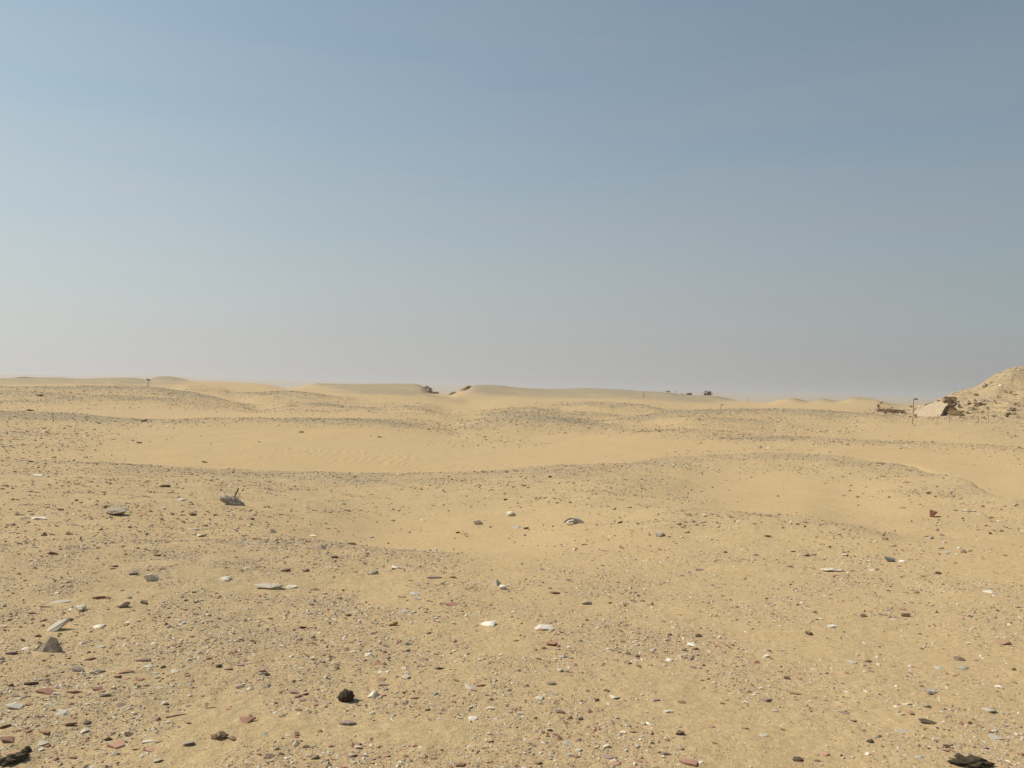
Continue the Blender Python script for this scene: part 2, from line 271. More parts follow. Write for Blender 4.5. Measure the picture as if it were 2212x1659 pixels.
def ground_material():
    g = NT('desert_sand'); tc = g.n('ShaderNodeTexCoord'); P = tc.outputs['Object']
    att = g.n('ShaderNodeAttribute', attribute_name='stony'); st = att.outputs['Fac']
    nz = lambda sc, det, ro=.55: (lambda x: (g.l(P, x.inputs['Vector']), x.outputs['Fac'])[1])(g.n('ShaderNodeTexNoise', **{'Scale': sc, 'Detail': det, 'Roughness': ro}))
    big = nz(.05, 5); mid = nz(.7, 8, .6); fine = nz(24, 6, .65); grain = nz(210, 3, .7)
    c = g.mix(g.ramp(big, [(.35, 0.0), (.65, 1.0)]), (.50, .356, .190), (.48, .349, .197))
    c = g.mix(g.math('MULTIPLY', g.ramp(mid, [(.38, 0.0), (.7, 1.0)]), .35), c, (.485, .352, .192))
    stc = g.mix(g.ramp(mid, [(.35, 0.0), (.65, 1.0)]), (.445, .330, .184), (.485, .358, .195))
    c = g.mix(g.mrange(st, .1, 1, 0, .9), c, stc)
    c = g.mix(g.mrange(st, .85, 1.35, 0, 1.0), c, g.mix(g.ramp(mid, [(.4, 0.0), (.6, 1.0)]), (.315, .25, .162), (.37, .295, .187)))  # dark tone paints relief on crests; also covers the gravelly far dunes
    # chips too small to model: pale, grey, rust and dark grains of several sizes
    for sc, amt in ((170, .8), (75, .8)):
        vo = g.n('ShaderNodeTexVoronoi', **{'Scale': sc, 'Randomness': 1.0}); g.l(P, vo.inputs['Vector'])
        sep = g.n('ShaderNodeSeparateColor'); g.l(vo.outputs['Color'], sep.inputs[0])
        pal = g.ramp(sep.outputs[0], [(0, (.10, .07, .05)), (.25, (.24, .16, .10)), (.45, (.32, .26, .2)), (.6, (.29, .13, .08)), (.72, (.55, .5, .4)), (.9, (.66, .6, .5))])
        rad = g.mrange(sep.outputs[1], 0, 1, .05, .30)
        msk = g.math('LESS_THAN', vo.outputs['Distance'], rad)
        pick = g.math('LESS_THAN', sep.outputs[2], g.mrange(st, 0, 1, .05 if sc > 50 else 0.0, .55))
        f = g.math('MULTIPLY', g.math('MULTIPLY', msk, pick), amt)
        c = g.mix(f, c, pal)
    c = g.mix(1.0, c, g.ramp(fine, [(.3, (.82, .81, .79)), (.7, (1.10, 1.09, 1.07))]), 'MULTIPLY')
    c = g.mix(1.0, c, g.ramp(grain, [(.3, (.74, .73, .70)), (.7, (1.20, 1.20, 1.19))]), 'MULTIPLY')
    c = g.mix(1.0, c, g.ramp(nz(75, 5, .7), [(.3, (.86, .85, .83)), (.7, (1.10, 1.10, 1.09))]), 'MULTIPLY')
    g.l(c, g.b.inputs['Base Color'])
    b1 = g.n('ShaderNodeBump', **{'Strength': .7, 'Distance': .014}); g.l(fine, b1.inputs['Height'])
    b2 = g.n('ShaderNodeBump', **{'Strength': .5, 'Distance': .003}); g.l(grain, b2.inputs['Height']); g.l(b1.outputs[0], b2.inputs['Normal'])
    b3 = g.n('ShaderNodeBump', **{'Distance': .05}); g.l(g.mrange(st, 0, 1, .05, .5), b3.inputs['Strength']); g.l(nz(5, 6, .7), b3.inputs['Height']); g.l(b2.outputs[0], b3.inputs['Normal'])
    g.l(b3.outputs[0], g.b.inputs['Normal'])
    return g.m

# ground sheet
idx = np.arange(NA * NR).reshape(NA, NR)
a0, b0 = idx[:-1, :-1].ravel(), idx[1:, :-1].ravel()
Fq = np.stack([a0, a0 + 1, b0 + 1, b0], 1)
V = np.stack([X, Y, Z], -1).reshape(-1, 3)
# close the small disc under the camera with quads towards a centre vertex pair
cen = len(V); V = np.vstack([V, [[0, 0, Z[:, 0].mean()]]])
ring = idx[:, 0]
gm = ground_material()
ground = tri_mesh('ground', V, Fq, gm, smooth=True)
ground['kind'] = 'structure'
sa = ground.data.attributes.new('stony', 'FLOAT', 'POINT')  # stoniness with the painted crest relief added in
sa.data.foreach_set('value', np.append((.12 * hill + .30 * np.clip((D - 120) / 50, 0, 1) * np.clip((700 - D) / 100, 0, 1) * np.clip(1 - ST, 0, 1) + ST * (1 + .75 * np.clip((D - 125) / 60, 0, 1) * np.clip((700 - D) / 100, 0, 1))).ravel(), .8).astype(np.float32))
bm = bmesh.new(); bm.from_mesh(ground.data); bm.verts.ensure_lookup_table()
for k in range(NA - 1):
    try: f = bm.faces.new((bm.verts[cen], bm.verts[int(ring[k + 1])], bm.verts[int(ring[k])])); f.smooth = True
    except ValueError: pass
bm.normal_update()
bm.to_mesh(ground.data); bm.free()
if ground.data.polygons[NR * 600].normal.z < 0: ground.data.flip_normals()

# ------------------------------------------------------------------ stones
def hull(pts):
    bm = bmesh.new()
    for p in pts: bm.verts.new(p)
    r = bmesh.ops.convex_hull(bm, input=bm.verts)
    for v in [v for v in bm.verts if not v.link_faces]: bm.verts.remove(v)
    bmesh.ops.triangulate(bm, faces=bm.faces); bmesh.ops.recalc_face_normals(bm, faces=bm.faces)
    return bm
def hull_arrays(n, rng):
    p = rng.normal(size=(n, 3)); p /= np.linalg.norm(p, axis=1)[:, None]; p *= rng.uniform(.75, 1.05, size=(n, 1))
    bm = hull([Vector(q) * .5 for q in p]); bm.verts.index_update()
    v = np.array([x.co[:] for x in bm.verts]); f = np.array([[q.index for q in fc.verts] for fc in bm.faces]); bm.free(); return v, f
rng = np.random.default_rng(11)
PAL = np.array([(.60,.55,.45),(.62,.56,.45),(.46,.40,.31),(.35,.28,.20),(.38,.20,.14),(.30,.15,.10),(.29,.20,.155),(.29,.235,.185),(.16,.115,.085),(.115,.085,.062),(.40,.28,.17),(.22,.13,.08)])
PW_NEAR = np.array([.18,.11,.18,.07,.10,.08,.08,.03,.04,.03,.07,.05]); PW_NEAR /= PW_NEAR.sum()
PW_FAR = np.array([.12,.05,.14,.14,.05,.05,.09,.07,.10,.06,.06,.07]); PW_FAR /= PW_FAR.sum()
PW_HILL = np.array([.14,.06,.20,.18,.0,.0,.06,.06,.10,.04,.10,.06]); PW_HILL /= PW_HILL.sum()
PW_L = np.array([.12,.05,.15,.14,.06,.05,.09,.06,.09,.05,.07,.07]); PW_L /= PW_L.sum()
def stone_mat():
    g = NT('loose_stone'); a = g.n('ShaderNodeAttribute', attribute_name='col'); tc = g.n('ShaderNodeTexCoord')
    x = g.n('ShaderNodeTexNoise', Scale=70.0, Detail=4.0); g.l(tc.outputs['Object'], x.inputs['Vector'])
    g.l(g.mix(1.0, a.outputs['Color'], g.ramp(x.outputs['Fac'], [(.3, (.8, .79, .77)), (.7, (1.12, 1.1, 1.08))]), 'MULTIPLY'), g.b.inputs['Base Color'])
    return g.m
SM = stone_mat()
TPL = [hull_arrays(n, rng) for n in (7, 7, 8, 8, 8, 9, 9, 10)] ; TPLN = [hull_arrays(n, rng) for n in (11, 12, 13, 14, 15, 16)]
PLACED = []
def scatter(name, r0, r1, kstone, spx, smax, tpls, pw, label, cat, extra=1.0, azr=(-40, 40), sand_fac=.03, expo=2.0, bright=1.0):
    """stones of a power-law size spread, thinned to those big enough to see"""
    lo, hi = math.log(r0), math.log(r1); nb = 24; P = []
    for k in range(nb):
        a, b = lo + (hi - lo) * k / nb, lo + (hi - lo) * (k + 1) / nb; rm = math.exp((a + b) / 2)
        smin = max(spx * rm / FPX, .004); area = (math.exp(2 * b) - math.exp(2 * a)) / 2 * math.radians(azr[1] - azr[0])
        n = int(kstone * smin ** (-expo) * area * extra)
        A = np.radians(rng.uniform(azr[0], azr[1], n)); r = np.sqrt(rng.uniform(math.exp(2 * a), math.exp(2 * b), n))
        x, y = np.sin(A) * r, np.cos(A) * r; z, st = hgt(x, y)
        clump = np.clip(.70 + 1.6 * vnoise(x / .33, y / .33, 5) + 1.3 * vnoise(x / 1.3, y / 1.3, 6), .04, 2) if rm < 30 else np.clip(1 + 1.2 * vnoise(x / 3, y / 3, 7), .1, 2)
        p = np.clip((st ** 1.3) * clump, sand_fac * .6, 1)
        keep = rng.uniform(size=n) < p
        # draw the size
        s = smin * (rng.uniform(size=n)) ** (-1 / expo); keep &= s < smax * max(1, rm / 60) ** .35
        P.append(np.stack([x, y, z, s, r], 1)[keep])
    P = np.vstack(P)
    for bx, by, br in PLACED:                                    # keep loose stones out of the hand-placed ones
        if r0 - 1 < math.hypot(bx, by) < r1 + 1: P = P[(P[:, 0] - bx) ** 2 + (P[:, 1] - by) ** 2 > br * br]
    VV, FF, CC = [], [], []; base = 0; which = rng.integers(0, len(tpls), len(P))
    for t, (tv, tf) in enumerate(tpls):
        q = P[which == t]; m = len(q)
        if not m: continue
        sc = np.stack([q[:, 3] * rng.uniform(.8, 1.3, m), q[:, 3] * rng.uniform(.5, 1.0, m), q[:, 3] * rng.uniform(.18, .6, m)], 1)
        v = tv[None] * sc[:, None, :]
        tl = rng.normal(0, .28, m); c, s_ = np.cos(tl)[:, None], np.sin(tl)[:, None]
        v = np.stack([v[..., 0] * c + v[..., 2] * s_, v[..., 1], -v[..., 0] * s_ + v[..., 2] * c], -1)
        th = rng.uniform(0, 2 * math.pi, m); c, s_ = np.cos(th)[:, None], np.sin(th)[:, None]
        v = np.stack([v[..., 0] * c - v[..., 1] * s_, v[..., 0] * s_ + v[..., 1] * c, v[..., 2]], -1)
        v[..., 0] += q[:, 0:1]; v[..., 1] += q[:, 1:2]; v[..., 2] += q[:, 2:3] + sc[:, 2:3] * .10
        col = PAL[rng.choice(len(PAL), m, p=pw)] * rng.uniform(.8, 1.2, (m, 1)) * bright; col = col * .80 + np.array([.47, .345, .205]) * .20
        VV.append(v.reshape(-1, 3)); FF.append((tf[None] + (np.arange(m) * len(tv))[:, None, None]).reshape(-1, 3) + base)
        CC.append(np.repeat(np.hstack([col, np.ones((m, 1))]), len(tv), 0)); base += m * len(tv)
    o = tri_mesh(name, np.vstack(VV), np.vstack(FF), SM, np.vstack(CC))
    tag(o, label, cat, kind='stuff'); print(name, len(P), 'stones'); return o
# ------------------------------------------------------------------ single stones and sherds
def simple_mat(name, c1, c2, scale=30, bump=.5, bd=.004, rough=.9, spread=.35, emis=None):
    g = NT(name); tc = g.n('ShaderNodeTexCoord'); oi = g.n('ShaderNodeObjectInfo')
    x = g.n('ShaderNodeTexNoise', Scale=float(scale), Detail=7.0, Roughness=.65); g.l(tc.outputs['Object'], x.inputs['Vector'])
    y = g.n('ShaderNodeTexNoise', Scale=float(scale) * 6, Detail=4.0, Roughness=.7); g.l(tc.outputs['Object'], y.inputs['Vector'])
    c = g.mix(g.ramp(x.outputs['Fac'], [(.35, 0.0), (.65, 1.0)]), c1, c2)
    c = g.mix(1.0, c, g.ramp(y.outputs['Fac'], [(.3, .8), (.7, 1.15)]), 'MULTIPLY')
    v = g.mrange(oi.outputs['Random'], 0, 1, 1 - spread, 1 + spread * .5)
    c = g.mix(.16, c, (.47, .345, .205)); cc = g.n('ShaderNodeCombineColor'); [g.l(v, cc.inputs[i]) for i in range(3)]
    g.l(g.mix(1.0, c, cc.outputs[0], 'MULTIPLY'), g.b.inputs['Base Color'])
    b = g.n('ShaderNodeBump', Strength=bump, Distance=bd); g.l(x.outputs['Fac'], b.inputs['Height'])
    b2 = g.n('ShaderNodeBump', Strength=bump, Distance=bd * .3); g.l(y.outputs['Fac'], b2.inputs['Height']); g.l(b.outputs[0], b2.inputs['Normal'])
    g.l(b2.outputs[0], g.b.inputs['Normal']); g.b.inputs['Roughness'].default_value = rough
    return g.m
M = dict(
 L=simple_mat('pale_limestone', (.58,.50,.38), (.66,.59,.47)), W=simple_mat('white_limestone', (.64,.57,.45), (.71,.65,.54)),
 R=simple_mat('red_pottery', (.33,.165,.115), (.27,.13,.09), 20, .2), S=simple_mat('salmon_pottery', (.44,.23,.16), (.40,.22,.16), 20, .2, spread=.2),
 M=simple_mat('mauve_pottery', (.31,.215,.185), (.26,.19,.17), 20, .2), D=simple_mat('dark_flint', (.10,.07,.05), (.155,.11,.08)),
 B=simple_mat('brown_stone', (.24,.145,.085), (.30,.20,.12)), G=simple_mat('grey_stone', (.30,.25,.20), (.38,.325,.26)),
 T=simple_mat('dry_stick', (.28,.19,.12), (.36,.27,.18)), tan=simple_mat('tan_limestone', (.46,.39,.28), (.53,.46,.35)),
 char=simple_mat('charred_fibre', (.05,.033,.025), (.17,.10,.07), 60, 1.0, .01), olive=simple_mat('black_green_lump', (.06,.052,.035), (.20,.17,.11), 45, 1.0, .012),
 greyrock=simple_mat('grey_brown_rock', (.33,.27,.185), (.44,.36,.26), 18, .8, .01), lump=simple_mat('weathered_cement', (.29,.235,.18), (.42,.36,.28), 14, .8, .015),
 rust=simple_mat('rusty_iron', (.12,.045,.025), (.07,.03,.02), 40), bone=simple_mat('bleached_bone', (.70,.66,.60), (.78,.75,.70), 30),
 blue=simple_mat('blue_grey_stone', (.17,.18,.20), (.24,.25,.27)), amber=simple_mat('amber_stone', (.34,.19,.06), (.28,.15,.05)),
 redblock=simple_mat('dark_red_block', (.20,.06,.035), (.13,.05,.035)))
def rock_mesh(name, seed, n, dims, jag=.03, cuts=1, mat=None, smooth=False):
    r = np.random.default_rng(seed); p = r.normal(size=(n, 3)); p /= np.linalg.norm(p, axis=1)[:, None]; p *= r.uniform(.8, 1.0, (n, 1)) * .5
    bm = hull([Vector(q) for q in p])
    xs = [v.co.x for v in bm.verts]; sx = 1 / (max(xs) - min(xs))
    if cuts: bmesh.ops.subdivide_edges(bm, edges=bm.edges, cuts=cuts, use_grid_fill=True, fractal=jag * 2, seed=seed)
    for v in bm.verts: v.co = Vector((v.co.x * sx * dims[0], v.co.y * sx * dims[1], v.co.z * sx * dims[2])) + Vector(r.normal(size=3)) * jag * .4
    bmesh.ops.triangulate(bm, faces=bm.faces)
    me = bpy.data.meshes.new(name); bm.to_mesh(me); bm.free()
    if mat: me.materials.append(mat)
    return me
def sherd_mesh(name, seed, mat, sides=None, asp=.62, th=.10, curve=.12):
    r = np.random.default_rng(seed); n = sides or int(r.integers(4, 7)); a = np.sort(r.uniform(0, 2 * math.pi, n)); a = (np.arange(n) / n * 2 * math.pi) + r.normal(0, .28, n)
    pts = np.stack([np.cos(a), np.sin(a)], 1) * r.uniform(.7, 1.1, (n, 1)); out = []
    for i in range(n):
        p, q = pts[i], pts[(i + 1) % n]
        for t in (0, .33, .66): out.append(p * (1 - t) + q * t + r.normal(0, .025, 2))
    out = np.array(out); out[:, 0] /= (out[:, 0].max() - out[:, 0].min()); out[:, 1] *= asp / (out[:, 1].max() - out[:, 1].min())
    bm = bmesh.new(); k = len(out); rings = []
    for sc, dz in ((1, 0), (.96, th * .5), (.55, th * .5)):
        pass
    def cz(x, y): return curve * (0.25 - x * x) 
    def ring(sc, z): return [bm.verts.new((x * sc, y * sc, cz(x * sc, y * sc) + z)) for x, y in out]
    rs = [ring(.5, -th / 2), ring(.97, -th / 2), ring(1, -th * .2), ring(1, th * .25), ring(.96, th / 2), ring(.5, th / 2)]
    for A, B in zip(rs[:-1], rs[1:]):
        for i in range(k): bm.faces.new((A[i], A[(i + 1) % k], B[(i + 1) % k], B[i]))
    for R_, s_ in ((rs[0], -1), (rs[-1], 1)):
        c = bm.verts.new((0, 0, cz(0, 0) + s_ * th / 2))
        for i in range(k): bm.faces.new((R_[i], R_[(i + 1) % k], c))
    bmesh.ops.recalc_face_normals(bm, faces=bm.faces)
    me = bpy.data.meshes.new(name); bm.to_mesh(me); bm.free(); me.materials.append(mat); return me
KIND = {  # key: (name, colour words, noun, category, group)
 'L': ('limestone_rock', 'pale limestone', 'chunk', 'stone', 'pale limestone pieces on the sand'),
 'W': ('limestone_flake', 'white limestone', 'flake', 'stone', 'pale limestone pieces on the sand'),
 'R': ('pottery_sherd', 'red-brown', 'pottery sherd', 'pottery sherd', 'pottery sherds strewn on the sand'),
 'S': ('pottery_sherd', 'salmon-pink', 'pottery sherd', 'pottery sherd', 'pottery sherds strewn on the sand'),
 'M': ('pottery_sherd', 'mauve', 'pottery sherd', 'pottery sherd', 'pottery sherds strewn on the sand'),
 'D': ('dark_stone', 'dark brown', 'stone', 'stone', 'dark stones on the sand'),
 'B': ('brown_stone', 'mid-brown', 'stone', 'stone', 'brown stones on the sand'),
 'G': ('grey_stone', 'grey', 'stone', 'stone', 'grey stones on the sand'),
 'T': ('dry_stick', 'thin brown', 'stick', 'stick', 'dry sticks on the sand')}
VAR = {}
for i, k in enumerate('LWRSMDBG'):
    VAR[k] = []
    for j in range(11):
        sd = 100 * i + j; rr = random.Random(sd)
        if k in 'RSM': me = sherd_mesh('sherd', sd, M[k], asp=rr.uniform(.5, .8), th=rr.uniform(.09, .16), curve=rr.uniform(.05, .3))
        elif k == 'W': me = rock_mesh('flake', sd, 12, (1, rr.uniform(.55, .9), rr.uniform(.14, .28)), .02, 1, M[k])
        elif k == 'L': me = rock_mesh('chunk', sd, 13, (1, rr.uniform(.6, .9), rr.uniform(.4, .65)), .02, 1, M[k])
        elif k == 'D': me = rock_mesh('flint', sd, 13, (1, rr.uniform(.5, .8), rr.uniform(.3, .55)), .02, 1, M[k])
        else: me = rock_mesh('stone', sd, 13, (1, rr.uniform(.5, .85), rr.uniform(.28, .5)), .02, 1, M[k])
        VAR[k].append(me)
bmt = bmesh.new()                                            # a bent dry stick, tapered
pr = None
for q in range(9):
    t = q / 8 - .5; c = Vector((t, .05 * math.sin(5 * t), .10 * (.25 - t * t))); ra = .045 * (1 - .5 * abs(t)) * (1.2 if q in (3, 6) else 1)
    rg = [bmt.verts.new(c + Vector((0, math.cos(a) * ra, math.sin(a) * ra))) for a in np.linspace(0, 2 * math.pi, 7)[:-1]]
    if pr: [bmt.faces.new((pr[i], pr[(i + 1) % 6], rg[(i + 1) % 6], rg[i])) for i in range(6)]
    else: bmt.faces.new(rg)
    pr = rg
bmt.faces.new(pr); bmesh.ops.recalc_face_normals(bmt, faces=bmt.faces)
stick = bpy.data.meshes.new('stick'); bmt.to_mesh(stick); bmt.free(); stick.materials.append(M['T']); VAR['T'] = [stick]
def pxm(u, v, d, w): return w / FPX * math.sqrt(d * d + CZ * CZ)         # metres spanned by w picture pixels at distance d
def put_mesh(me, name, su, sv, sw, k, label, cat, group=None, rot=None, tilt=None, sink=.25, zs=1.0, seed=0):
    """su, sv, sw in photo pixels (4096 wide)"""
    rr = random.Random(seed); (P, d) = ground_at(su / 4, sv / 4); s = pxm(su, sv, d, sw / 4)
    o = bpy.data.objects.new(name, me); COL.objects.link(o)
    zz = [v.co.z for v in me.vertices]; hgt_ = (max(zz) - min(zz)) * s * zs
    o.scale = (s, s, s * zs); o.rotation_euler = (tilt[0] if tilt else rr.uniform(-.2, .2), tilt[1] if tilt else rr.uniform(-.15, .2), rot if rot is not None else rr.uniform(-.45, .45) + (math.pi if rr.random() < .5 else 0))
    o.location = P + Vector((0, 0, -min(zz) * s * zs - hgt_ * sink))
    PLACED.append((P.x, P.y, s * .55)); tag(o, label, cat, group); return o, P, d, s
# landmarks: built by hand, the other stones are described from them
LMK = []
def landmark(phrase, su, sv): LMK.append((phrase, su, sv))
def own(name, key, mesh, su, sv, sw, label, cat, phrase=None, **k):
    r = put_mesh(mesh, name, su, sv, sw, key, label, cat, **k)
    if phrase: landmark(phrase, su, sv)
    return r
def pyramid_mesh(name, mat, pts, jag=.02, seed=3, cuts=2):
    bm = hull([Vector(p) for p in pts]); r = np.random.default_rng(seed)
    bmesh.ops.subdivide_edges(bm, edges=bm.edges, cuts=cuts, use_grid_fill=True, fractal=jag * 3, seed=seed)
    for v in bm.verts: v.co += Vector(r.normal(size=3)) * jag * .3
    bmesh.ops.triangulate(bm, faces=bm.faces); me = bpy.data.meshes.new(name); bm.to_mesh(me); bm.free(); me.materials.append(mat); return me
own('pointed_rock', 'G', pyramid_mesh('pointed_rock', M['greyrock'], [(-.55,-.05,0),(-.1,-.2,0),(.45,-.12,0),(.5,.15,.05),(.05,.35,0),(.0,.10,.60),(.06,.02,.55),(.27,.12,.50),(-.25,.05,.22),(.42,.05,.22)], .035), 191, 2604, 82,
    'large grey-brown rock with a pointed peak standing in the left foreground', 'stone', 'the pointed rock', rot=0, tilt=(0, 0), sink=.06)
own('limestone_boulder', 'L', pyramid_mesh('tilted_rock', M['W'], [(-.5,-.1,0),(-.45,.2,.1),(-.3,-.3,.0),(.1,-.25,.05),(.1,.25,.35),(.42,.05,.52),(.5,.1,.42),(.25,-.05,.18),(-.1,.15,.34)], .02), 232, 2518, 74,
    'large pale limestone rock propped up at a slant, left foreground behind the pointed rock', 'stone', 'the slanted pale rock', rot=0, tilt=(0, 0), sink=.05)
own('limestone_slab', 'L', rock_mesh('long_slab', 906, 16, (1, .45, .24), .015, 2, M['L']), 1080, 2352, 108,
    'longest chunk of limestone, a low cream-white slab left of centre', 'stone', 'the long cream slab', rot=-.05, tilt=(0, .06), sink=.15)
own('tan_slab', 'L', rock_mesh('tan_slab', 907, 14, (1, .6, .3), .015, 2, M['tan']), 470, 2058, 72,
    'tan stone slab with a flat lit top and a dark shaded underside, left of the iron stake', 'stone', 'the tan slab', rot=.1, tilt=(0, -.05), sink=.1)
own('limestone_peak', 'L', pyramid_mesh('white_peak', M['W'], [(-.5,0,0),(0,-.3,0),(.5,0,0),(0,.3,0),(-.05,0,.5),(.15,.05,.4)]), 1987, 2340, 44,
    'small white pyramid-shaped rock near the middle of the foreground', 'stone', 'the white pyramid rock', rot=0, tilt=(0, 0), sink=.05)
own('limestone_streak', 'L', rock_mesh('white_streak', 909, 16, (1, .28, .1), .03, 2, M['W']), 3330, 2284, 90,
    'long thin white limestone slab lying in the stones on the right', 'stone', 'the long white streak', rot=-.12, tilt=(0, .02), sink=.1)
own('red_block', 'R', rock_mesh('red_block', 910, 10, (1, .7, .55), .01, 1, M['redblock']), 3727, 2068, 33,
    'dark red block-shaped stone alone on the open sand at the right', 'stone', 'the dark red block', rot=0, tilt=(0, .05), sink=.1)
own('blue_grey_stone', 'G', rock_mesh('blue_stone', 911, 12, (1, .6, .35), .02, 1, M['blue']), 3555, 2246, 40,
    'dark blue-grey flat stone right of the long white streak', 'stone', 'the dark blue-grey stone', rot=0, sink=.1)
own('red_brown_rock', 'R', rock_mesh('angular_rock', 912, 12, (1, .6, .48), .02, 1, M['R']), 2204, 2580, 52,
    'red-brown angular rock with a dark shaded end, right of centre foreground', 'stone', 'the angular red rock', rot=-.1, sink=.15)
own('pottery_sherd', 'S', sherd_mesh('oval_sherd', 913, M['S'], 8, .5, .12, .15), 2758, 3053, 66,
    'large salmon-pink oval sherd at the bottom edge right of centre', 'pottery sherd', 'the oval salmon sherd', group='pottery sherds strewn on the sand', rot=-.15, tilt=(.12, .05), sink=.2)
own('pottery_sherd', 'S', sherd_mesh('square_sherd', 914, M['S'], 4, .85, .12, .1), 470, 2985, 58,
    'large squarish salmon-red sherd with broken front edge, lower left foreground', 'pottery sherd', 'the square salmon sherd', group='pottery sherds strewn on the sand', rot=.1, tilt=(.22, .05), sink=.05)
own('pottery_sherd', 'R', sherd_mesh('triangle_sherd', 915, M['R'], 3, .8, .14, .15), 987, 2886, 56,
    'red triangular sherd tilted with its point up, left of and below the charred ball', 'pottery sherd', 'the red triangular sherd', group='pottery sherds strewn on the sand', rot=.2, tilt=(.35, .05), sink=.1)
own('dark_slab', 'D', rock_mesh('dark_slab', 916, 12, (1, .4, .22), .02, 2, M['D']), 3706, 2892, 60,
    'long dark brown tapering stone near the right edge of the foreground', 'stone', 'the long dark stone', rot=-.35, sink=.05)
own('amber_stone', 'B', pyramid_mesh('amber', M['amber'], [(-.5,0,0),(0,-.3,0),(.5,0,0),(0,.3,0),(.1,0,.75)]), 2607, 2420, 20,
    'tiny amber-coloured pointed stone standing on the bare sand right of centre', 'stone', rot=0, tilt=(0, 0), sink=.05)
own('orange_stone', 'B', rock_mesh('orange', 918, 18, (1, .45, .4), .005, 1, M['amber']), 1574, 2502, 40,
    'smooth orange-brown finger-shaped stone lying at a slant in the centre foreground', 'stone', 'the orange-brown finger stone', rot=.35, tilt=(0, -.25), sink=.1)
own('blue_grey_stone', 'G', rock_mesh('blue_chip', 919, 10, (1, .7, .4), .02, 1, M['blue']), 2261, 2630, 22,
    'small blue-grey squared stone beside a red-brown one, just below the angular red rock', 'stone', rot=0, sink=.1)
# lumpy dark things
def lumpy(name, seed, dims, amp, fr, mat, sub=4, parent=None, flatb=True, ridg=False):
    bm = bmesh.new(); bmesh.ops.create_icosphere(bm, subdivisions=sub, radius=.5)
    for v in bm.verts:
        c = v.co.normalized(); x, y, z = c * fr + Vector((seed, seed * 2, 0))
        f = float(fbm(np.array([x + z * .7]), np.array([y - z * .5]), seed, 3)[0]); g_ = float(fbm(np.array([z * 1.7 + x]), np.array([x * 1.3 - y]), seed + 5, 3)[0])
        k = 1 + amp * (f + g_) * (1 if not ridg else 1) - (.13 * abs(math.sin(5.5 * c.x + 3 * f)) if ridg else 0)
        v.co = Vector((v.co.x * k * dims[0], v.co.y * k * dims[1], v.co.z * k * dims[2]))
        if flatb and v.co.z < -.32 * dims[2]: v.co.z = -.32 * dims[2]
    me = bpy.data.meshes.new(name); bm.to_mesh(me); bm.free(); me.materials.append(mat); me.polygons.foreach_set('use_smooth', [True] * len(me.polygons)); return me
own('charred_ball', 'D', lumpy('ball', 4, (1, .9, .82), .16, 2.2, M['char'], ridg=True), 1385, 2800, 60,
    'charred dark brown wrinkled ball lying on open sand in the foreground', 'ball', 'the charred ball', rot=.3, tilt=(0, .1), sink=.06)
own('dark_lump', 'D', lumpy('lump', 12, (1, .5, .42), .6, 2.6, M['olive']), 58, 3046, 80,
    'knobbly black-green lump at the bottom left corner', 'lump', 'the left corner lump', rot=.55, tilt=(0, -.1), sink=.08)
own('dark_lump', 'D', lumpy('lump', 17, (1, .45, .34), .6, 2.6, M['olive']), 3882, 3064, 104,
    'knobbly long blackish lump by the bottom right corner', 'lump', 'the right corner lump', rot=-.1, tilt=(0, .08), sink=.08)
own('dark_lump', 'D', lumpy('lump', 23, (1, .8, .7), .5, 2.6, M['olive'], 3), 107, 3008, 26,
    'small black knob just behind the left corner lump', 'lump', rot=.3, sink=.1)
own('gnarled_lump', 'B', lumpy('gnarl', 27, (1, .7, .45), .7, 3.0, M['B']), 880, 2952, 50,
    'gnarled brown broken lump in the lower left foreground, left of the charred ball', 'lump', rot=.1, sink=.1)
# lump of cement with an iron stake
P, d = ground_at(232.5, 505); s = pxm(0, 0, d, 27.5)
PLACED.append((P.x, P.y, s * .5)); st_ = empty('iron_stake_footing', P); tag(st_, 'weathered grey cement lump with a rusty iron stake leaning out of its top', 'stake')
lm = bpy.data.objects.new('cement_lump', lumpy('cement_lump', 31, (1, .55, .36), .35, 2.0, M['lump'])); COL.objects.link(lm); lm.parent = st_
lm.scale = (s, s, s); lm.rotation_euler = (0, .52, -.1); lm.location = (0, 0, .09 * s)
bm = bmesh.new(); bmesh.ops.create_cone(bm, cap_ends=True, segments=8, radius1=.5, radius2=.42, depth=1)
for v in bm.verts: v.co = Vector((v.co.x * .024, v.co.y * .028, v.co.z * .27))
bmesh.ops.subdivide_edges(bm, edges=[e for e in bm.edges if abs(e.verts[0].co.z - e.verts[1].co.z) > .1], cuts=5)
for v in bm.verts: v.co.x += .001 * math.sin(v.co.z * 90)
me = bpy.data.meshes.new('iron_rod'); bm.to_mesh(me); bm.free(); me.materials.append(M['rust'])
ro = bpy.data.objects.new('iron_rod', me); COL.objects.link(ro); ro.parent = st_; ro.rotation_euler = (0, .42, 0); ro.location = (.035, .0, .14)
landmark('the iron stake', 930, 2000)
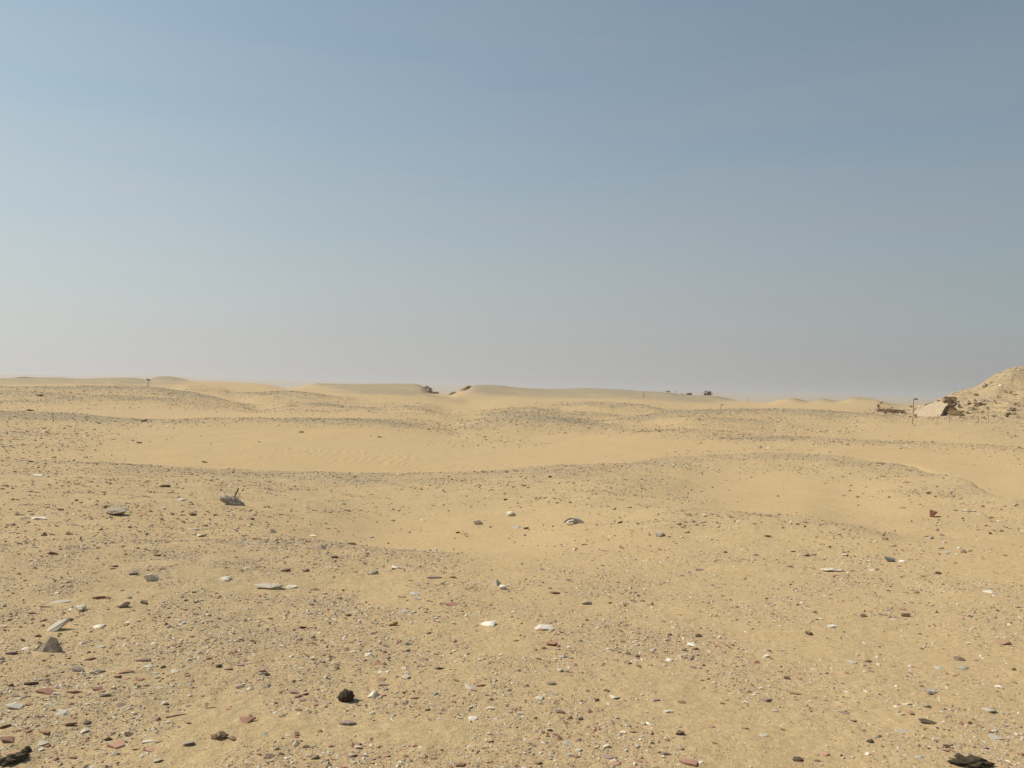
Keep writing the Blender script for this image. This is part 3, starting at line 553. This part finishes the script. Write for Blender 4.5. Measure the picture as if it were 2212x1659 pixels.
# broken white bone with dark hollows
P, d = ground_at(574, 524); s = pxm(0, 0, d, 24)
bn = empty('broken_bone', P, -.2); tag(bn, 'broken bleached white bone with dark hollows, on stony ground right of centre', 'bone')
def arc(name, a0, a1, rad, th, wdt, mat, off_, parent):
    bm = bmesh.new(); pr = None
    for q in range(9):
        a = a0 + (a1 - a0) * q / 8; c, n = math.cos(a), math.sin(a)
        r = [bm.verts.new((off_[0] + c * (rad + dr), off_[1] + dy * (1 - .4 * abs(q / 4 - 1)), off_[2] + n * (rad + dr) * .6)) for dr, dy in ((0, -wdt), (th, -wdt), (th, wdt), (0, wdt))]
        if pr: [bm.faces.new((pr[i], pr[(i + 1) % 4], r[(i + 1) % 4], r[i])) for i in range(4)]
        else: bm.faces.new(r)
        pr = r
    bm.faces.new(pr); bmesh.ops.recalc_face_normals(bm, faces=bm.faces); me = bpy.data.meshes.new(name); bm.to_mesh(me); bm.free(); me.materials.append(mat)
    o = bpy.data.objects.new(name, me); COL.objects.link(o); o.parent = parent; return o
for k, (x, y) in enumerate(((-.18, 0), (-.02, .05), (.14, .02))):
    r_ = arc('rib', .15, 2.7, .24 * s, .05 * s, .05 * s, M['bone'], (x * s, y * s, 0), bn); r_.rotation_euler = (0, 0, .9 + .2 * k)
o = bpy.data.objects.new('skull_plate', rock_mesh('skull_plate', 77, 12, (.6 * s, .4 * s, .24 * s), .004, 1, M['bone'])); COL.objects.link(o); o.parent = bn; o.location = (.2 * s, .1 * s, .06 * s); o.rotation_euler = (0, .35, 0)
o = bpy.data.objects.new('dark_core', rock_mesh('dark_core', 78, 12, (.5 * s, .3 * s, .22 * s), .004, 1, M['char'])); COL.objects.link(o); o.parent = bn; o.location = (-.12 * s, .05 * s, .07 * s)  # dark solid painting in the shade of the bone's hollows
landmark('the broken bone', 2296, 2089)
landmark('the signpost', 592, 1545); landmark('the red pole', 3652, 1690)
ST_LIST = """42 2612 45 M;107 2596 30 W;154 2548 30 D;323 2440 40 L;500 2428 35 D;579 2414 30 D;127 2454 35 R;278 2481 30 D;398 2509 40 W;403 2588 40 W;365 2637 37 R;577 2644 60 M;587 2668 35 W;495 2690 40 R;475 2710 30 B;506 2716 28 S;318 2680 50 G;405 2690 26 G;119 2736 42 R;186 2770 68 R;301 2769 50 R;390 2759 45 R;418 2782 40 G;60 2785 28 M;119 2822 28 R;482 2824 34 M;65 2826 62 W;261 2857 50 W;276 2899 56 R;353 2891 30 D;696 2688 28 W;617 2696 30 W;875 2668 25 D;917 2678 35 R;960 2662 35 M;1047 2685 28 R;960 2752 34 G;848 2832 44 T;912 2838 28 S;711 2864 80 T;659 2818 30 L;176 2929 43 R;32 2960 65 R;17 2910 45 R;169 2972 40 W;520 2941 38 D;433 2960 32 D;584 2742 24 R;540 2997 23 R;425 3013 21 G;594 2966 45 W;641 2968 35 T;753 2976 42 G;937 2957 32 B;600 3000 42 S;626 3042 34 W;291 3033 32 B;57 3016 44 S;
1808 2421 50 R;1393 2463 28 B;1497 2496 30 G;1418 2447 26 W;1622 2447 38 W;1960 2499 62 W;1239 2458 24 L;1206 2512 36 M;1714 2535 20 D;2064 2564 28 R;1405 2569 28 S;1438 2567 20 G;1637 2579 40 G;1408 2607 28 W;1475 2624 34 L;1512 2658 34 R;1656 2602 28 S;1746 2618 27 R;1753 2675 46 M;1619 2675 26 W;1624 2711 30 L;1535 2741 45 M;1525 2721 36 R;1495 2785 38 L;1179 2772 42 M;1291 2763 24 W;1211 2802 34 M;1438 2800 23 G;1661 2793 40 R;1873 2751 44 W;1925 2744 36 R;1890 2762 27 M;1104 2853 26 W;1393 2893 66 M;1890 2875 40 W;1955 2833 34 W;1433 2992 32 L;1455 2971 18 W;1224 2990 27 D;1251 3031 38 B;1102 2999 22 G;1438 3026 34 S;1485 3038 27 M;1542 3023 32 S;1845 3061 44 R;1375 3068 38 S;
2160 2514 86 W;2165 2522 36 R;2097 2547 16 M;2282 2634 21 R;2157 2637 26 B;2343 2417 42 G;2791 2547 36 D;2773 2581 52 W;2783 2598 28 D;2612 2602 32 W;2738 2603 20 D;2542 2642 32 W;2773 2670 27 M;2240 2686 28 L;2271 2689 20 D;2204 2735 46 M;2450 2790 38 W;2428 2765 26 D;2617 2800 32 G;2728 2811 32 B;2669 2848 40 W;3067 2801 50 M;2890 2815 20 B;2241 2850 36 G;2982 2915 28 S;2845 2909 31 S;2535 2929 28 R;2719 2938 34 D;2268 2971 40 W;2147 2957 26 S;2430 3031 46 M;2460 3058 40 S;2559 3047 32 S;2666 3018 41 M;2798 3049 28 W;3054 2943 32 W;2860 2974 22 B;2313 3001 34 W;2306 3029 28 R;2154 3056 32 B;2980 2810 30 W;
3074 2414 36 S;3325 2506 46 W;3235 2538 27 D;3456 2466 24 D;3622 2465 34 B;3837 2638 42 D;3855 2675 42 G;4001 2574 52 B;4055 2680 18 D;3404 2648 32 W;3756 2673 34 W;3471 2646 32 B;3723 2767 54 W;3719 2777 18 D;3151 2716 24 D;3181 2777 44 R;3627 2818 34 W;3416 2887 21 D;3609 2928 42 W;3481 2968 26 D;3188 3041 42 D;3270 3044 26 B;3679 3030 36 W;3300 3018 34 S;3592 2848 18 G;3530 2461 26 G;3614 2440 27 R;3099 2845 25 W;3379 2853 31 M;4026 2903 32 W;3991 2953 42 W;3949 2841 42 W;
659 1948 42 B;17 1944 30 B;763 2062 32 B;607 2320 50 L;537 2296 38 G;771 2117 50 W;393 2391 46 R;425 2393 30 R;515 2393 25 G;211 2216 42 R;721 2001 38 W;298 2102 32 M;455 2265 36 M;154 2076 52 W;149 1904 40 W;1021 2060 18 W;243 2409 66 W;191 2429 52 T;905 2317 46 W;64 2150 26 W;796 2145 42 W;631 2224 26 B;
1261 2360 35 R;1162 2350 52 W;2010 2356 36 L;1912 2097 42 L;1932 1889 21 D;1443 1934 42 W;1370 2017 31 W;1691 2083 24 L;1134 2283 44 B;1226 2286 31 B;1283 2194 46 L;1405 2178 36 B;1736 2312 61 M;1816 2312 31 B;1661 2377 46 W;1664 2394 42 W;1614 2389 36 R;2042 2062 42 L;2024 2001 22 D;1490 2296 50 G;1579 2272 46 W;1085 2121 26 M;1249 2145 32 W;1883 2352 21 R;1644 2322 21 M;1721 2405 31 S;1341 2232 28 D;
2341 2179 31 R;2639 2145 44 L;2677 2149 16 D;2716 2099 21 D;3025 2220 27 M;2816 2058 18 W;2796 2282 36 M;2903 2211 21 D;2170 2279 23 M;2552 2384 31 G;2532 2406 24 G;2729 2304 21 G;2219 2373 46 R;2070 2111 31 W;2343 2105 13 W;2199 1909 18 D;2102 1915 15 D;2057 1898 15 W;2112 1952 16 D;2085 1949 13 W;2370 1928 12 W;2577 2245 21 W;
3490 2282 33 W;3510 2281 23 R;3225 2225 26 D;3751 2294 23 D;3664 2370 38 R;3775 2209 31 W;3686 2199 21 W;3862 2045 26 W;3642 1884 18 D;3628 1931 26 R;3125 1866 10 R;3716 1976 26 B;3709 2147 28 R;3959 2370 31 W;3964 2072 26 S;3614 2246 26 W;3557 2365 17 D;3159 2268 24 B;
157 1584 38 D;122 1643 33 R;579 1685 24 D;560 1773 26 D;818 1850 22 B;129 1848 26 D;1037 1768 15 D;393 1692 20 G;1221 1584 10 D;1269 1624 14 D;1259 1648 12 D;1312 1652 13 G;1253 1682 15 D;1206 1730 20 D;1520 1749 18 D;1572 1634 8 W;1942 1748 18 D;1947 1760 14 D;1659 1725 10 W;2261 1733 13 D;2562 1727 22 G;2883 1768 12 R;3391 1781 16 D;3798 1717 18 R"""
ENT = []
for q in ST_LIST.replace('\n', '').split(';'):
    a = q.split(); ENT.append([float(a[0]), float(a[1]), float(a[2]), a[3]])
def where(su, sv):
    best = min(LMK, key=lambda m: math.hypot((m[1] - su), (m[2] - sv) * 1.6)); dx, dy = su - best[1], sv - best[2]
    lr = '' if abs(dx) < .4 * abs(dy) * 1.3 else ('left of' if dx < 0 else 'right of'); fb = '' if abs(dy) * 1.3 < .4 * abs(dx) else ('behind' if dy < 0 else 'in front')
    if lr and fb: ph = fb + ' and ' + lr
    else: ph = lr or ('behind' if fb == 'behind' else 'in front of')
    return ph + ' ' + best[0], math.hypot(dx, dy)
def size_word(k, m): return 'tiny ' if m < .022 else 'small ' if m < .05 else '' if m < .13 else 'large '
rows = []
for i, (su, sv, sw, k) in enumerate(ENT):
    nm, colr, noun, cat, grp = KIND[k]; me = VAR[k][(i * 7 + 3) % len(VAR[k])]
    if sv > 2400 and k in 'LWDBG': sw_ = sw
    o, P, d, s = put_mesh(me, nm, su, sv, sw, k, '', cat, grp, seed=i + 500, sink=.3 if k in 'DBGL' else .38, zs=.6 if sv < 1900 else 1.0)
    if k in 'RSM' and random.Random(i).random() < .45: o.rotation_euler[0] += random.Random(i).uniform(.15, .45)
    if k == 'T': o.rotation_euler[2] = .55 if i % 2 else .1
    w, dist = where(su, sv); base = size_word(k, s) + colr + ' ' + noun + ' ' + w; rows.append((base, dist, o))
ORD = ['', 'second-nearest ', 'third-nearest ', 'fourth-nearest ', 'fifth-nearest ', 'sixth-nearest ', 'seventh-nearest ', 'eighth-nearest ', 'ninth-nearest ']
from collections import defaultdict
grp_ = defaultdict(list)
for b, dd_, o in rows: grp_[b].append((dd_, o))
for b, lst in grp_.items():
    lst.sort(key=lambda t: t[0])
    for r_, (dd_, o) in enumerate(lst): o['label'] = (b if len(lst) == 1 else ('nearest ' if r_ == 0 else ORD[min(r_, 8)]) + b)
print('single stones', len(rows), 'collisions', sum(len(l) > 1 for l in grp_.values()))

# ------------------------------------------------------------------ posts, signs, huts
def tube(name, pts, rad, mat, parent=None, seg=8):
    bm = bmesh.new(); pr = None; pts = [Vector(p) for p in pts]
    for i, p in enumerate(pts):
        t = (pts[min(i + 1, len(pts) - 1)] - pts[max(i - 1, 0)]).normalized(); a = t.orthogonal().normalized(); b = t.cross(a); r = rad[i] if isinstance(rad, (list, tuple)) else rad
        rg = [bm.verts.new(p + (a * math.cos(q) + b * math.sin(q)) * r) for q in np.linspace(0, 2 * math.pi, seg + 1)[:-1]]
        if pr: [bm.faces.new((pr[k], pr[(k + 1) % seg], rg[(k + 1) % seg], rg[k])) for k in range(seg)]
        else: bm.faces.new(rg)
        pr = rg
    bm.faces.new(pr); bmesh.ops.recalc_face_normals(bm, faces=bm.faces); me = bpy.data.meshes.new(name); bm.to_mesh(me); bm.free(); me.materials.append(mat)
    o = bpy.data.objects.new(name, me); COL.objects.link(o); o.parent = parent; return o
def boxes(name, lst, mat, parent=None, bev=.01, jit=0.0, seed=1):
    """lst of (cx, cy, cz, sx, sy, sz[, rotz])"""
    bm = bmesh.new(); r = random.Random(seed)
    for q in lst:
        cx, cy, cz, sx, sy, sz = q[:6]; rz = q[6] if len(q) > 6 else 0
        m = Matrix.Translation((cx, cy, cz)) @ Matrix.Rotation(rz, 4, 'Z') @ Matrix.Diagonal((sx, sy, sz, 1))
        g_ = bmesh.ops.create_cube(bm, size=1, matrix=m)
        if jit:
            for v in g_['verts']: v.co += Vector((r.uniform(-1, 1), r.uniform(-1, 1), r.uniform(-1, 1))) * jit
    if bev: bmesh.ops.bevel(bm, geom=list(bm.edges), offset=bev, segments=1, affect='EDGES')
    me = bpy.data.meshes.new(name); bm.to_mesh(me); bm.free(); me.materials.append(mat)
    o = bpy.data.objects.new(name, me); COL.objects.link(o); o.parent = parent; return o
M['brick'] = simple_mat('shade_dark_brick', (.13,.075,.045), (.20,.13,.075), 3, .8, .05, spread=.15)  # brick darkened to carry the shade of the recess
M['brick2'] = simple_mat('olive_mud_brick', (.25,.17,.09), (.33,.23,.13), 3, .8, .05, spread=.1)
M['plaster'] = simple_mat('pale_lime_plaster', (.44,.345,.23), (.56,.45,.31), 4.5, .9, .03, spread=.05)
M['wood'] = simple_mat('old_timber', (.12,.075,.05), (.18,.12,.08), 5, .3, .01)
M['hutstone'] = simple_mat('brown_hut_wall', (.12,.07,.05), (.17,.10,.07), 1.5, .5, .05, spread=.05)
M['cream'] = simple_mat('cream_wall', (.60,.48,.33), (.55,.44,.31), 1.5, .2, .02, spread=.05)
M['outcrop'] = simple_mat('outcrop_rock', (.38,.29,.18), (.46,.36,.23), 1.2, .8, .1, spread=.1)
M['ledge'] = simple_mat('dark_ledge_rock', (.27,.20,.125), (.40,.305,.19), 4, .9, .08, spread=.25)
M['redpaint'] = simple_mat('faded_red_paint', (.27,.10,.06), (.20,.08,.05), 6, .2, .005)
# two-board sign on the left hill
P, d = ground_at(148, 387.0, 60); hh = pxm(0, 0, d, 8.0)
sp = empty('signpost', P - Vector((0, 0, .05))); tag(sp, 'rusty post with two small sign boards on the crest of the left mound', 'sign')
tube('post', [(0, 0, 0), (.01, 0, hh * .5), (-.01, 0, hh * .97)], .035, M['rust'], sp)
boxes('sign_board', [(-.17, -.05, hh * .9, .22, .03, .15)], M['rust'], sp, .004); boxes('sign_board', [(.17, -.05, hh * .84, .26, .03, .22, .5)], M['redpaint'], sp, .004)
# red pole on the right with a dark head and white stone at its foot
P, d = ground_at(912.5, 424); hh = pxm(0, 0, d, 23)
rp = empty('red_pole', P); tag(rp, 'thin bent red pole with a dark box at its top, before the ruined wall', 'pole')
tube('pole', [(-.02, 0, -.1), (0, 0, hh * .2), (.05, 0, hh * .5), (.03, 0, hh * .8), (.06, 0, hh)], .022, M['redpaint'], rp)
boxes('lamp_box', [(.20, 0, hh * .97, .20, .14, .09, .1)], M['hutstone'], rp, .01)
own('limestone_rock', 'L', VAR['L'][4], 3655, 1703, 12, 'white stone at the foot of the red pole', 'stone', rot=0)
# leaning little post on the right crest
P, d = ground_at(721, 409.6); hh = .42
q = empty('marker_post', P); tag(q, 'short dark marker post with a bent arm on the broad right-hand crest', 'post')
tube('post', [(0, 0, -.05), (0, 0, hh)], .022, M['wood'], q); boxes('arm', [(.10, 0, hh, .22, .04, .05)], M['wood'], q, .004)
def post(u, v, hpx, rad, mat, label, dmin=30, cross=False):
    P, d = ground_at(u, v, dmin); h = pxm(0, 0, d, hpx); o = tube('fence_post' if not cross else 'utility_pole', [(0, 0, -.1), (h * .02, 0, h * .5), (0, 0, h)], rad, mat); o.location = P
    if cross: boxes('crossarm', [(0, 0, h * .85, h * .25, .08, .08)], mat, o, .01)
    tag(o, label, 'post'); return o
post(643.5, 398.2, 6.5, .09, M['T'], 'thin pale post standing in the dip below the far flat-topped dune', 200)
post(748, 401.8, 3, .08, M['wood'], 'thin dark post on the far crest between the hut and the right dunes', 200)
post(676.3, 393.9, 3.6, .09, M['wood'], 'thin far pole between the dark lean-to and the low brick hut', 300, True)
for (ru, rv, rh), lb in zip(((1030, 775, 60), (1190, 830, 70), (1585, 830, 90), (1720, 790, 100)),
        ('first thin faded post, in front of the pale ruined wall', 'second thin faded post, in front of the dark brick gap', 'third thin faded post, right of the brick gap', 'fourth thin faded post, farthest right below the rubble hill')):
    o = post((3450 + ru / 3.424) / 4, (1450 + rv / 3.424) / 4, rh / 13.7, .015, M['redpaint'], lb, 30); o['group'] = 'thin faded posts before the ruin'
# hut with awnings
def far_point(u, v, d):
    r = ray(u, v); hd = math.hypot(r[0], r[1]); x, y = r[0] / hd * d, r[1] / hd * d; z, _ = hgt(np.array([x]), np.array([y])); return Vector((x, y, float(z[0])))
P = far_point(707.5, 395.4, 478); k = 478 / FPX / 22.13                    # metres per pixel of the close-up the hut was measured in
hut = empty('guard_hut', P, .55); tag(hut, 'small cream and brown hut with timber awnings on both sides, on the far skyline', 'hut')
boxes('side_wall', [(-62 * k, 0, 38 * k, 6 * k, 98 * k, 80 * k)], M['cream'], hut, .03); boxes('stone_room', [(3 * k, 0, 38 * k, 124 * k, 100 * k, 84 * k)], M['hutstone'], hut, .15, .08)
boxes('roof', [(0, 0, 82 * k, 140 * k, 108 * k, 6 * k), (-52 * k, 0, 92 * k, 20 * k, 40 * k, 16 * k)], M['wood'], hut, .02)
boxes('door', [(20 * k, -51 * k, 22 * k, 20 * k, .1, 46 * k)], M['wood'], hut, .01)
for sx, w_ in ((1, 52), (-1, 62)):
    x0 = 66 if sx > 0 else -66
    aw = boxes('awning', [((x0 + sx * w_ / 2) * k, 0, 52 * k, w_ * k, 80 * k, 6 * k)], M['wood'], hut, .02)
    for yy in (-34, 34): tube('awning_post', [((x0 + sx * (w_ - 6)) * k, yy * k, -.3), ((x0 + sx * (w_ - 6)) * k, yy * k, 49 * k)], 2.6 * k, M['wood'], aw)
boxes('bench_wall', [(-86 * k, -10 * k, 16 * k, 30 * k, 40 * k, 38 * k)], M['hutstone'], hut, .04)
P = far_point(689.5, 394.9, 470)
lb_ = empty('brick_hut', P, -.2); tag(lb_, 'low dark brick hut with a long wall, far skyline left of the cream hut', 'hut')
boxes('hut_wall', [(0, 0, 18 * k, 100 * k, 80 * k, 38 * k)], M['hutstone'], lb_, .1, .1); boxes('roof', [(0, 0, 39 * k, 108 * k, 88 * k, 5 * k)], M['wood'], lb_, .02)
boxes('low_wall', [(-112 * k, 0, 5 * k, 122 * k, 14 * k, 14 * k), (-158 * k, 0, 16 * k, 30 * k, 20 * k, 14 * k)], M['hutstone'], lb_, .03, .04)
P = far_point(667.5, 391.9, 452)
ln = empty('lean_to', P, -.2); tag(ln, 'dark wedge-shaped lean-to roof half sunk behind the far dune', 'shelter')
me = bpy.data.meshes.new('slanted_roof'); a_, b_, c_ = 52 * k, 26 * k, 40 * k
vv = [(-a_, -c_, 24 * k), (a_, -c_, 26 * k), (a_ * .9, -c_, -6 * k), (-a_ * .3, -c_, 10 * k)]; vv += [(x, c_, z) for x, _, z in vv]
me.from_pydata(vv, [], [(0, 1, 2, 3), (7, 6, 5, 4), (0, 4, 5, 1), (1, 5, 6, 2), (2, 6, 7, 3), (3, 7, 4, 0)]); me.materials.append(M['hutstone']); o = bpy.data.objects.new('slanted_roof', me); COL.objects.link(o); o.parent = ln
for xx in (-.2, .8): tube('support', [(xx * a_, 0, -.6), (xx * a_, 0, 8 * k)], .12, M['wood'], ln)

# ------------------------------------------------------------------ ruins and outcrops
def craggy(name, seed, dims, mat, layers=5, n=9):
    """a weathered, layered crag: stacked irregular hulls fused in one mesh"""
    r = np.random.default_rng(seed); bm = bmesh.new()
    for i in range(n):
        f = r.uniform(0, 1) ** 1.3; c = np.array([r.uniform(-.4, .4) * (1 - .5 * f), r.uniform(-.4, .4) * (1 - .5 * f), f * .75]); sz = np.array([r.uniform(.35, .6), r.uniform(.35, .6), r.uniform(.22, .4)]) * (1.1 - .45 * f)
        hb = hull([Vector((q / np.linalg.norm(q)) * .5 * sz * 1.3 + c) for q in r.normal(size=(13, 3))])
        bmesh.ops.subdivide_edges(hb, edges=hb.edges, cuts=1, use_grid_fill=True, fractal=.25, seed=seed + i)
        bmesh.ops.triangulate(hb, faces=hb.faces); t = bpy.data.meshes.new('t'); hb.to_mesh(t); hb.free(); bm.from_mesh(t); bpy.data.meshes.remove(t)
    for v in bm.verts: v.co = Vector((v.co.x * dims[0], v.co.y * dims[1], v.co.z * dims[2]))
    me = bpy.data.meshes.new(name); bm.to_mesh(me); bm.free(); me.materials.append(mat); o = bpy.data.objects.new(name, me); COL.objects.link(o); return o
for (u, v, w, h, d, sd, lb) in ((426.3, 394, 9.5, 8, 296, 5, 'crumbling brown rock crag at the right end of the far flat-topped dune'),
        (468.5, 392.5, 11, 7, 297, 9, 'rugged rock crag at the left end of the dune beyond the gap'),
        (456, 395, 12, 3.6, 296, 14, 'low crumbled rock spur between the gap and the right crag')):
    r_ = ray(u, v); q_ = d / math.hypot(r_[0], r_[1]); P = Vector((r_[0] * q_, r_[1] * q_, CZ + r_[2] * q_)); o = craggy('rock_crag', sd, (w * 1.3 * d / FPX, 7, h * 1.4 * d / FPX), M['outcrop'], n=24); o.location = P - Vector((0, 0, .4)); tag(o, lb, 'rock outcrop', 'weathered crags beside the dune gap')
P = far_point(435, 394, 297); k2 = 297 / FPX
o = boxes('stone_block_wall', [(-2.2 * k2, 0, .9 * k2, 3.6 * k2, 2, 1.8 * k2), (1.6 * k2, 0, 1.0 * k2, 4.2 * k2, 2, 2.1 * k2)], M['outcrop'], None, .12, .12); o.location = P; tag(o, 'low squared stone wall lying in the gap between the two far dunes', 'wall')
for (u, v, w, h, d, sd, lb) in ((71.5, 387, 16, 3.0, 200, 3, ''),):
    pass
# dark heaps on the left skyline
for (u, w, h, sd, lb) in ((27, 24, 1.8, 41, 'long dark rubble heap on the skyline at the far left'), (70, 11, 1.3, 42, 'smaller dark rubble heap on the skyline left of the signpost')):
    P = far_point(u, 379, 298); o = craggy('rubble_heap', sd, (w * 298 / FPX, 4, h * 298 / FPX), M['outcrop'], n=22); o.location = P - Vector((0, 0, .35)); tag(o, lb, 'rubble heap')
P = far_point(642, 402, 121); o = craggy('rock_outcrop', 51, (1.6, 1.0, .42), M['outcrop'], n=9); o.location = P; tag(o, 'little rock outcrop on the pale dunes beyond the middle mounds', 'rock outcrop')
# ruined wall at the foot of the rubble hill; x and z in metres from close-up pixels
P = far_point((3450 + 1090 / 3.424) / 4, 417.8, 85.5); az_ = math.atan2(P.x, P.y); kk = 85.5 / math.cos(.0) / FPX / 13.7
rw = empty('ruined_wall', P - Vector((0, 0, .12)), -.82); tag(rw, 'ruined wall with a pale plastered face and mud-brick stumps, one shade-dark, below the rubble hill', 'ruin')
prof = [(-330, 0), (-318, 30), (-296, 52), (-290, 84), (-236, 80), (-228, 112), (-205, 118), (-168, 158), (-120, 164), (-95, 182), (-20, 190), (36, 212), (44, 150), (22, 120), (12, 75), (0, 0)]
bm = bmesh.new(); fr_ = []
r = random.Random(4)
pts = []
for i in range(len(prof) - 1):
    (x0, z0), (x1, z1) = prof[i], prof[i + 1]; nsub = max(1, int(math.hypot(x1 - x0, z1 - z0) / 25))
    for t in range(nsub): f = t / nsub; pts.append((x0 + (x1 - x0) * f + r.uniform(-6, 6), z0 + (z1 - z0) * f + (r.uniform(-9, 6) if z0 + z1 > 10 else 0)))
pts.append(prof[-1])
A = [bm.verts.new((x * kk, -.6 + .75 * z * kk, z * kk)) for x, z in pts]; B = [bm.verts.new((x * kk, .0 + .75 * z * kk, z * kk)) for x, z in pts]
bm.faces.new(A); bm.faces.new(B[::-1]); n_ = len(pts)
for i in range(n_): bm.faces.new((A[i], B[i], B[(i + 1) % n_], A[(i + 1) % n_]))
bmesh.ops.recalc_face_normals(bm, faces=bm.faces); bmesh.ops.triangulate(bm, faces=bm.faces)
me = bpy.data.meshes.new('plastered_face'); bm.to_mesh(me); bm.free(); me.materials.append(M['plaster']); o = bpy.data.objects.new('plastered_face', me); COL.objects.link(o); o.parent = rw
def brickwork(x0, x1, z0, z1, y0, y1, bw, bh, seed, ragged=.5):
    r = random.Random(seed); L_ = []; z = z0; row = 0
    while z < z1:
        x = x0 - (bw / 2 if row % 2 else 0); lim = x1 - (r.uniform(0, ragged) * (x1 - x0) * ((z - z0) / (z1 - z0)))
        while x < lim:
            L_.append((x + bw / 2, (y0 + y1) / 2 + r.uniform(-.06, .06), z + bh / 2, bw * r.uniform(.86, .97), (y1 - y0), bh * r.uniform(.8, .94), r.uniform(-.06, .06))); x += bw
        z += bh; row += 1
    return L_
boxes('brick_stump', brickwork(70 * kk, 190 * kk, 0, 76 * kk, .0, .8, .28, .13, 3, .1), M['brick2'], rw, .012, .012)
boxes('brick_stump', brickwork(2 * kk, 112 * kk, 0, 240 * kk, .35, 1.1, .28, .13, 5, .45), M['brick'], rw, .012, .012)  # column coloured dark for the shaded gap beside the pale face
# further left, dark bricks stand in for the shade of a trench entrance
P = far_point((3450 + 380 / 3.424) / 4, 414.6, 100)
o = boxes('trench_shade', brickwork(-1.35, 1.35, 0, .42, -.3, .3, .4, .16, 12, .1), M['brick'], None, .015, .02); o.location = P - Vector((0, 0, .05)); o.rotation_euler = (0, .04, -.4); tag(o, 'low dark brick strip standing in for a shaded trench left of the red pole', 'wall')
LED = [(1330,610,60,40),(1455,560,60,40),(1540,575,46,80),(1490,640,110,36),(1640,560,100,50),(1690,520,50,30),(1430,680,52,36),(1520,722,46,46),(1640,688,42,30),(1710,632,38,34),(1690,320,60,40),(1960,405,44,34),(2020,415,40,34),(2105,580,56,44),(2050,640,60,48),(2005,690,60,46),(1970,732,66,50),(2080,705,40,30),(1380,742,52,30),(1810,738,60,30),(1810,552,44,36),(950,572,64,34),(870,594,44,40),(650,606,60,24),(722,742,56,56),(205,606,50,84),(245,552,44,34),(1060,520,50,30),(1300,545,56,34),(2140,748,60,24),(1860,470,48,30),(1560,445,50,30)]
LW = ['nearest the brick gap','above the brick gap, upper of a pair','tall narrow, right of the brick gap','long flat, right of the brick gap','broad, mid-slope','small, topping the broad ledge','low on the slope beside the brick gap','squat, low below the long flat ledge','small, on the pale streak of the slope','small, right of the pale streak','highest on the hill, left of the crown','high on the slope, left of a pair','high on the slope, right of a pair','top of the diagonal dark line','second down the diagonal dark line','third down the diagonal dark line','bottom of the diagonal dark line','just right of the diagonal dark line','low, at the foot of the slope by the bricks','low and flat, at the foot of the slope','mid-slope, left of the diagonal dark line','on top of the pale wall, larger','on top of the pale wall, smaller','flat, left of the red pole','right behind the red pole foot','tall, above the dark trench','small, above the tall trench ledge','on the slope above the pale wall','on the slope above the brick stump','flat, at the far right foot of the hill','upper slope, middle','upper left slope, alone']
for i, ((ru, rv, rw_, rh_), lw) in enumerate(zip(LED, LW)):
    u, v = (3450 + ru / 3.424) / 4, (1450 + (rv + rh_ * .35) / 3.424) / 4; P, d = ground_at(u, v, 78); w_, h_ = rw_ / 13.7 / FPX * d, rh_ / 13.7 / FPX * d
    o = craggy('rock_ledge', 200 + i, (w_ * 1.5, w_ * 1.0, h_ * 1.6), M['ledge'], n=6); o.location = P - Vector((0, 0, h_ * .18)); o.rotation_euler = (0, 0, i * .7)
    tag(o, 'dark ledge on the rubble hill, ' + lw if i not in (23, 24, 25, 26) else 'dark rock ledge beside the rubble hill, ' + lw, 'rock', 'dark ledges of the rubble hill')
# rubble over the hill
scatter('gravel', 2.3, 9, .064, .72, .054, TPLN, PW_NEAR, 'small pale, red and grey stone chips strewn over the near sand', 'gravel', azr=(-44, 44), expo=2.25)
scatter('stone_litter', 9, 30, .080, .68, .12, TPL, PW_L, 'loose stones and chips covering the low rises in the middle ground', 'gravel', azr=(-41, 41))
scatter('far_stone_litter', 30, 140, .075, .62, .26, TPL, PW_FAR, 'dark and pale stones scattered over the distant stony mounds', 'gravel', sand_fac=.006, bright=1.12)
scatter('hill_rubble', 80, 150, .04, .8, .6, TPL, PW_HILL, 'loose rubble covering the tall hill at the right edge', 'rubble', azr=(24, 42), extra=1.6, bright=1.15)

# ------------------------------------------------------------------ dusty air
hz = NT('dusty_air'); hz.t.nodes.remove(hz.b); pv = hz.t.nodes.new('ShaderNodeVolumePrincipled')
pv.inputs['Color'].default_value = (1, .95, .90, 1); pv.inputs['Density'].default_value = HAZE; pv.inputs['Anisotropy'].default_value = .2
hz.l(pv.outputs[0], hz.t.nodes['Material Output'].inputs['Volume'])
zmin, zmax = float(ground.bound_box[0][2]) - 1, max(v[2] for v in ground.bound_box) + 2
hb = boxes('haze', [(0, 0, (zmin + zmax) / 2, 29000, 29000, zmax - zmin)], hz.m, None, 0); hb['kind'] = 'stuff'; hb['label'] = 'pale dusty air thickening towards the horizon'
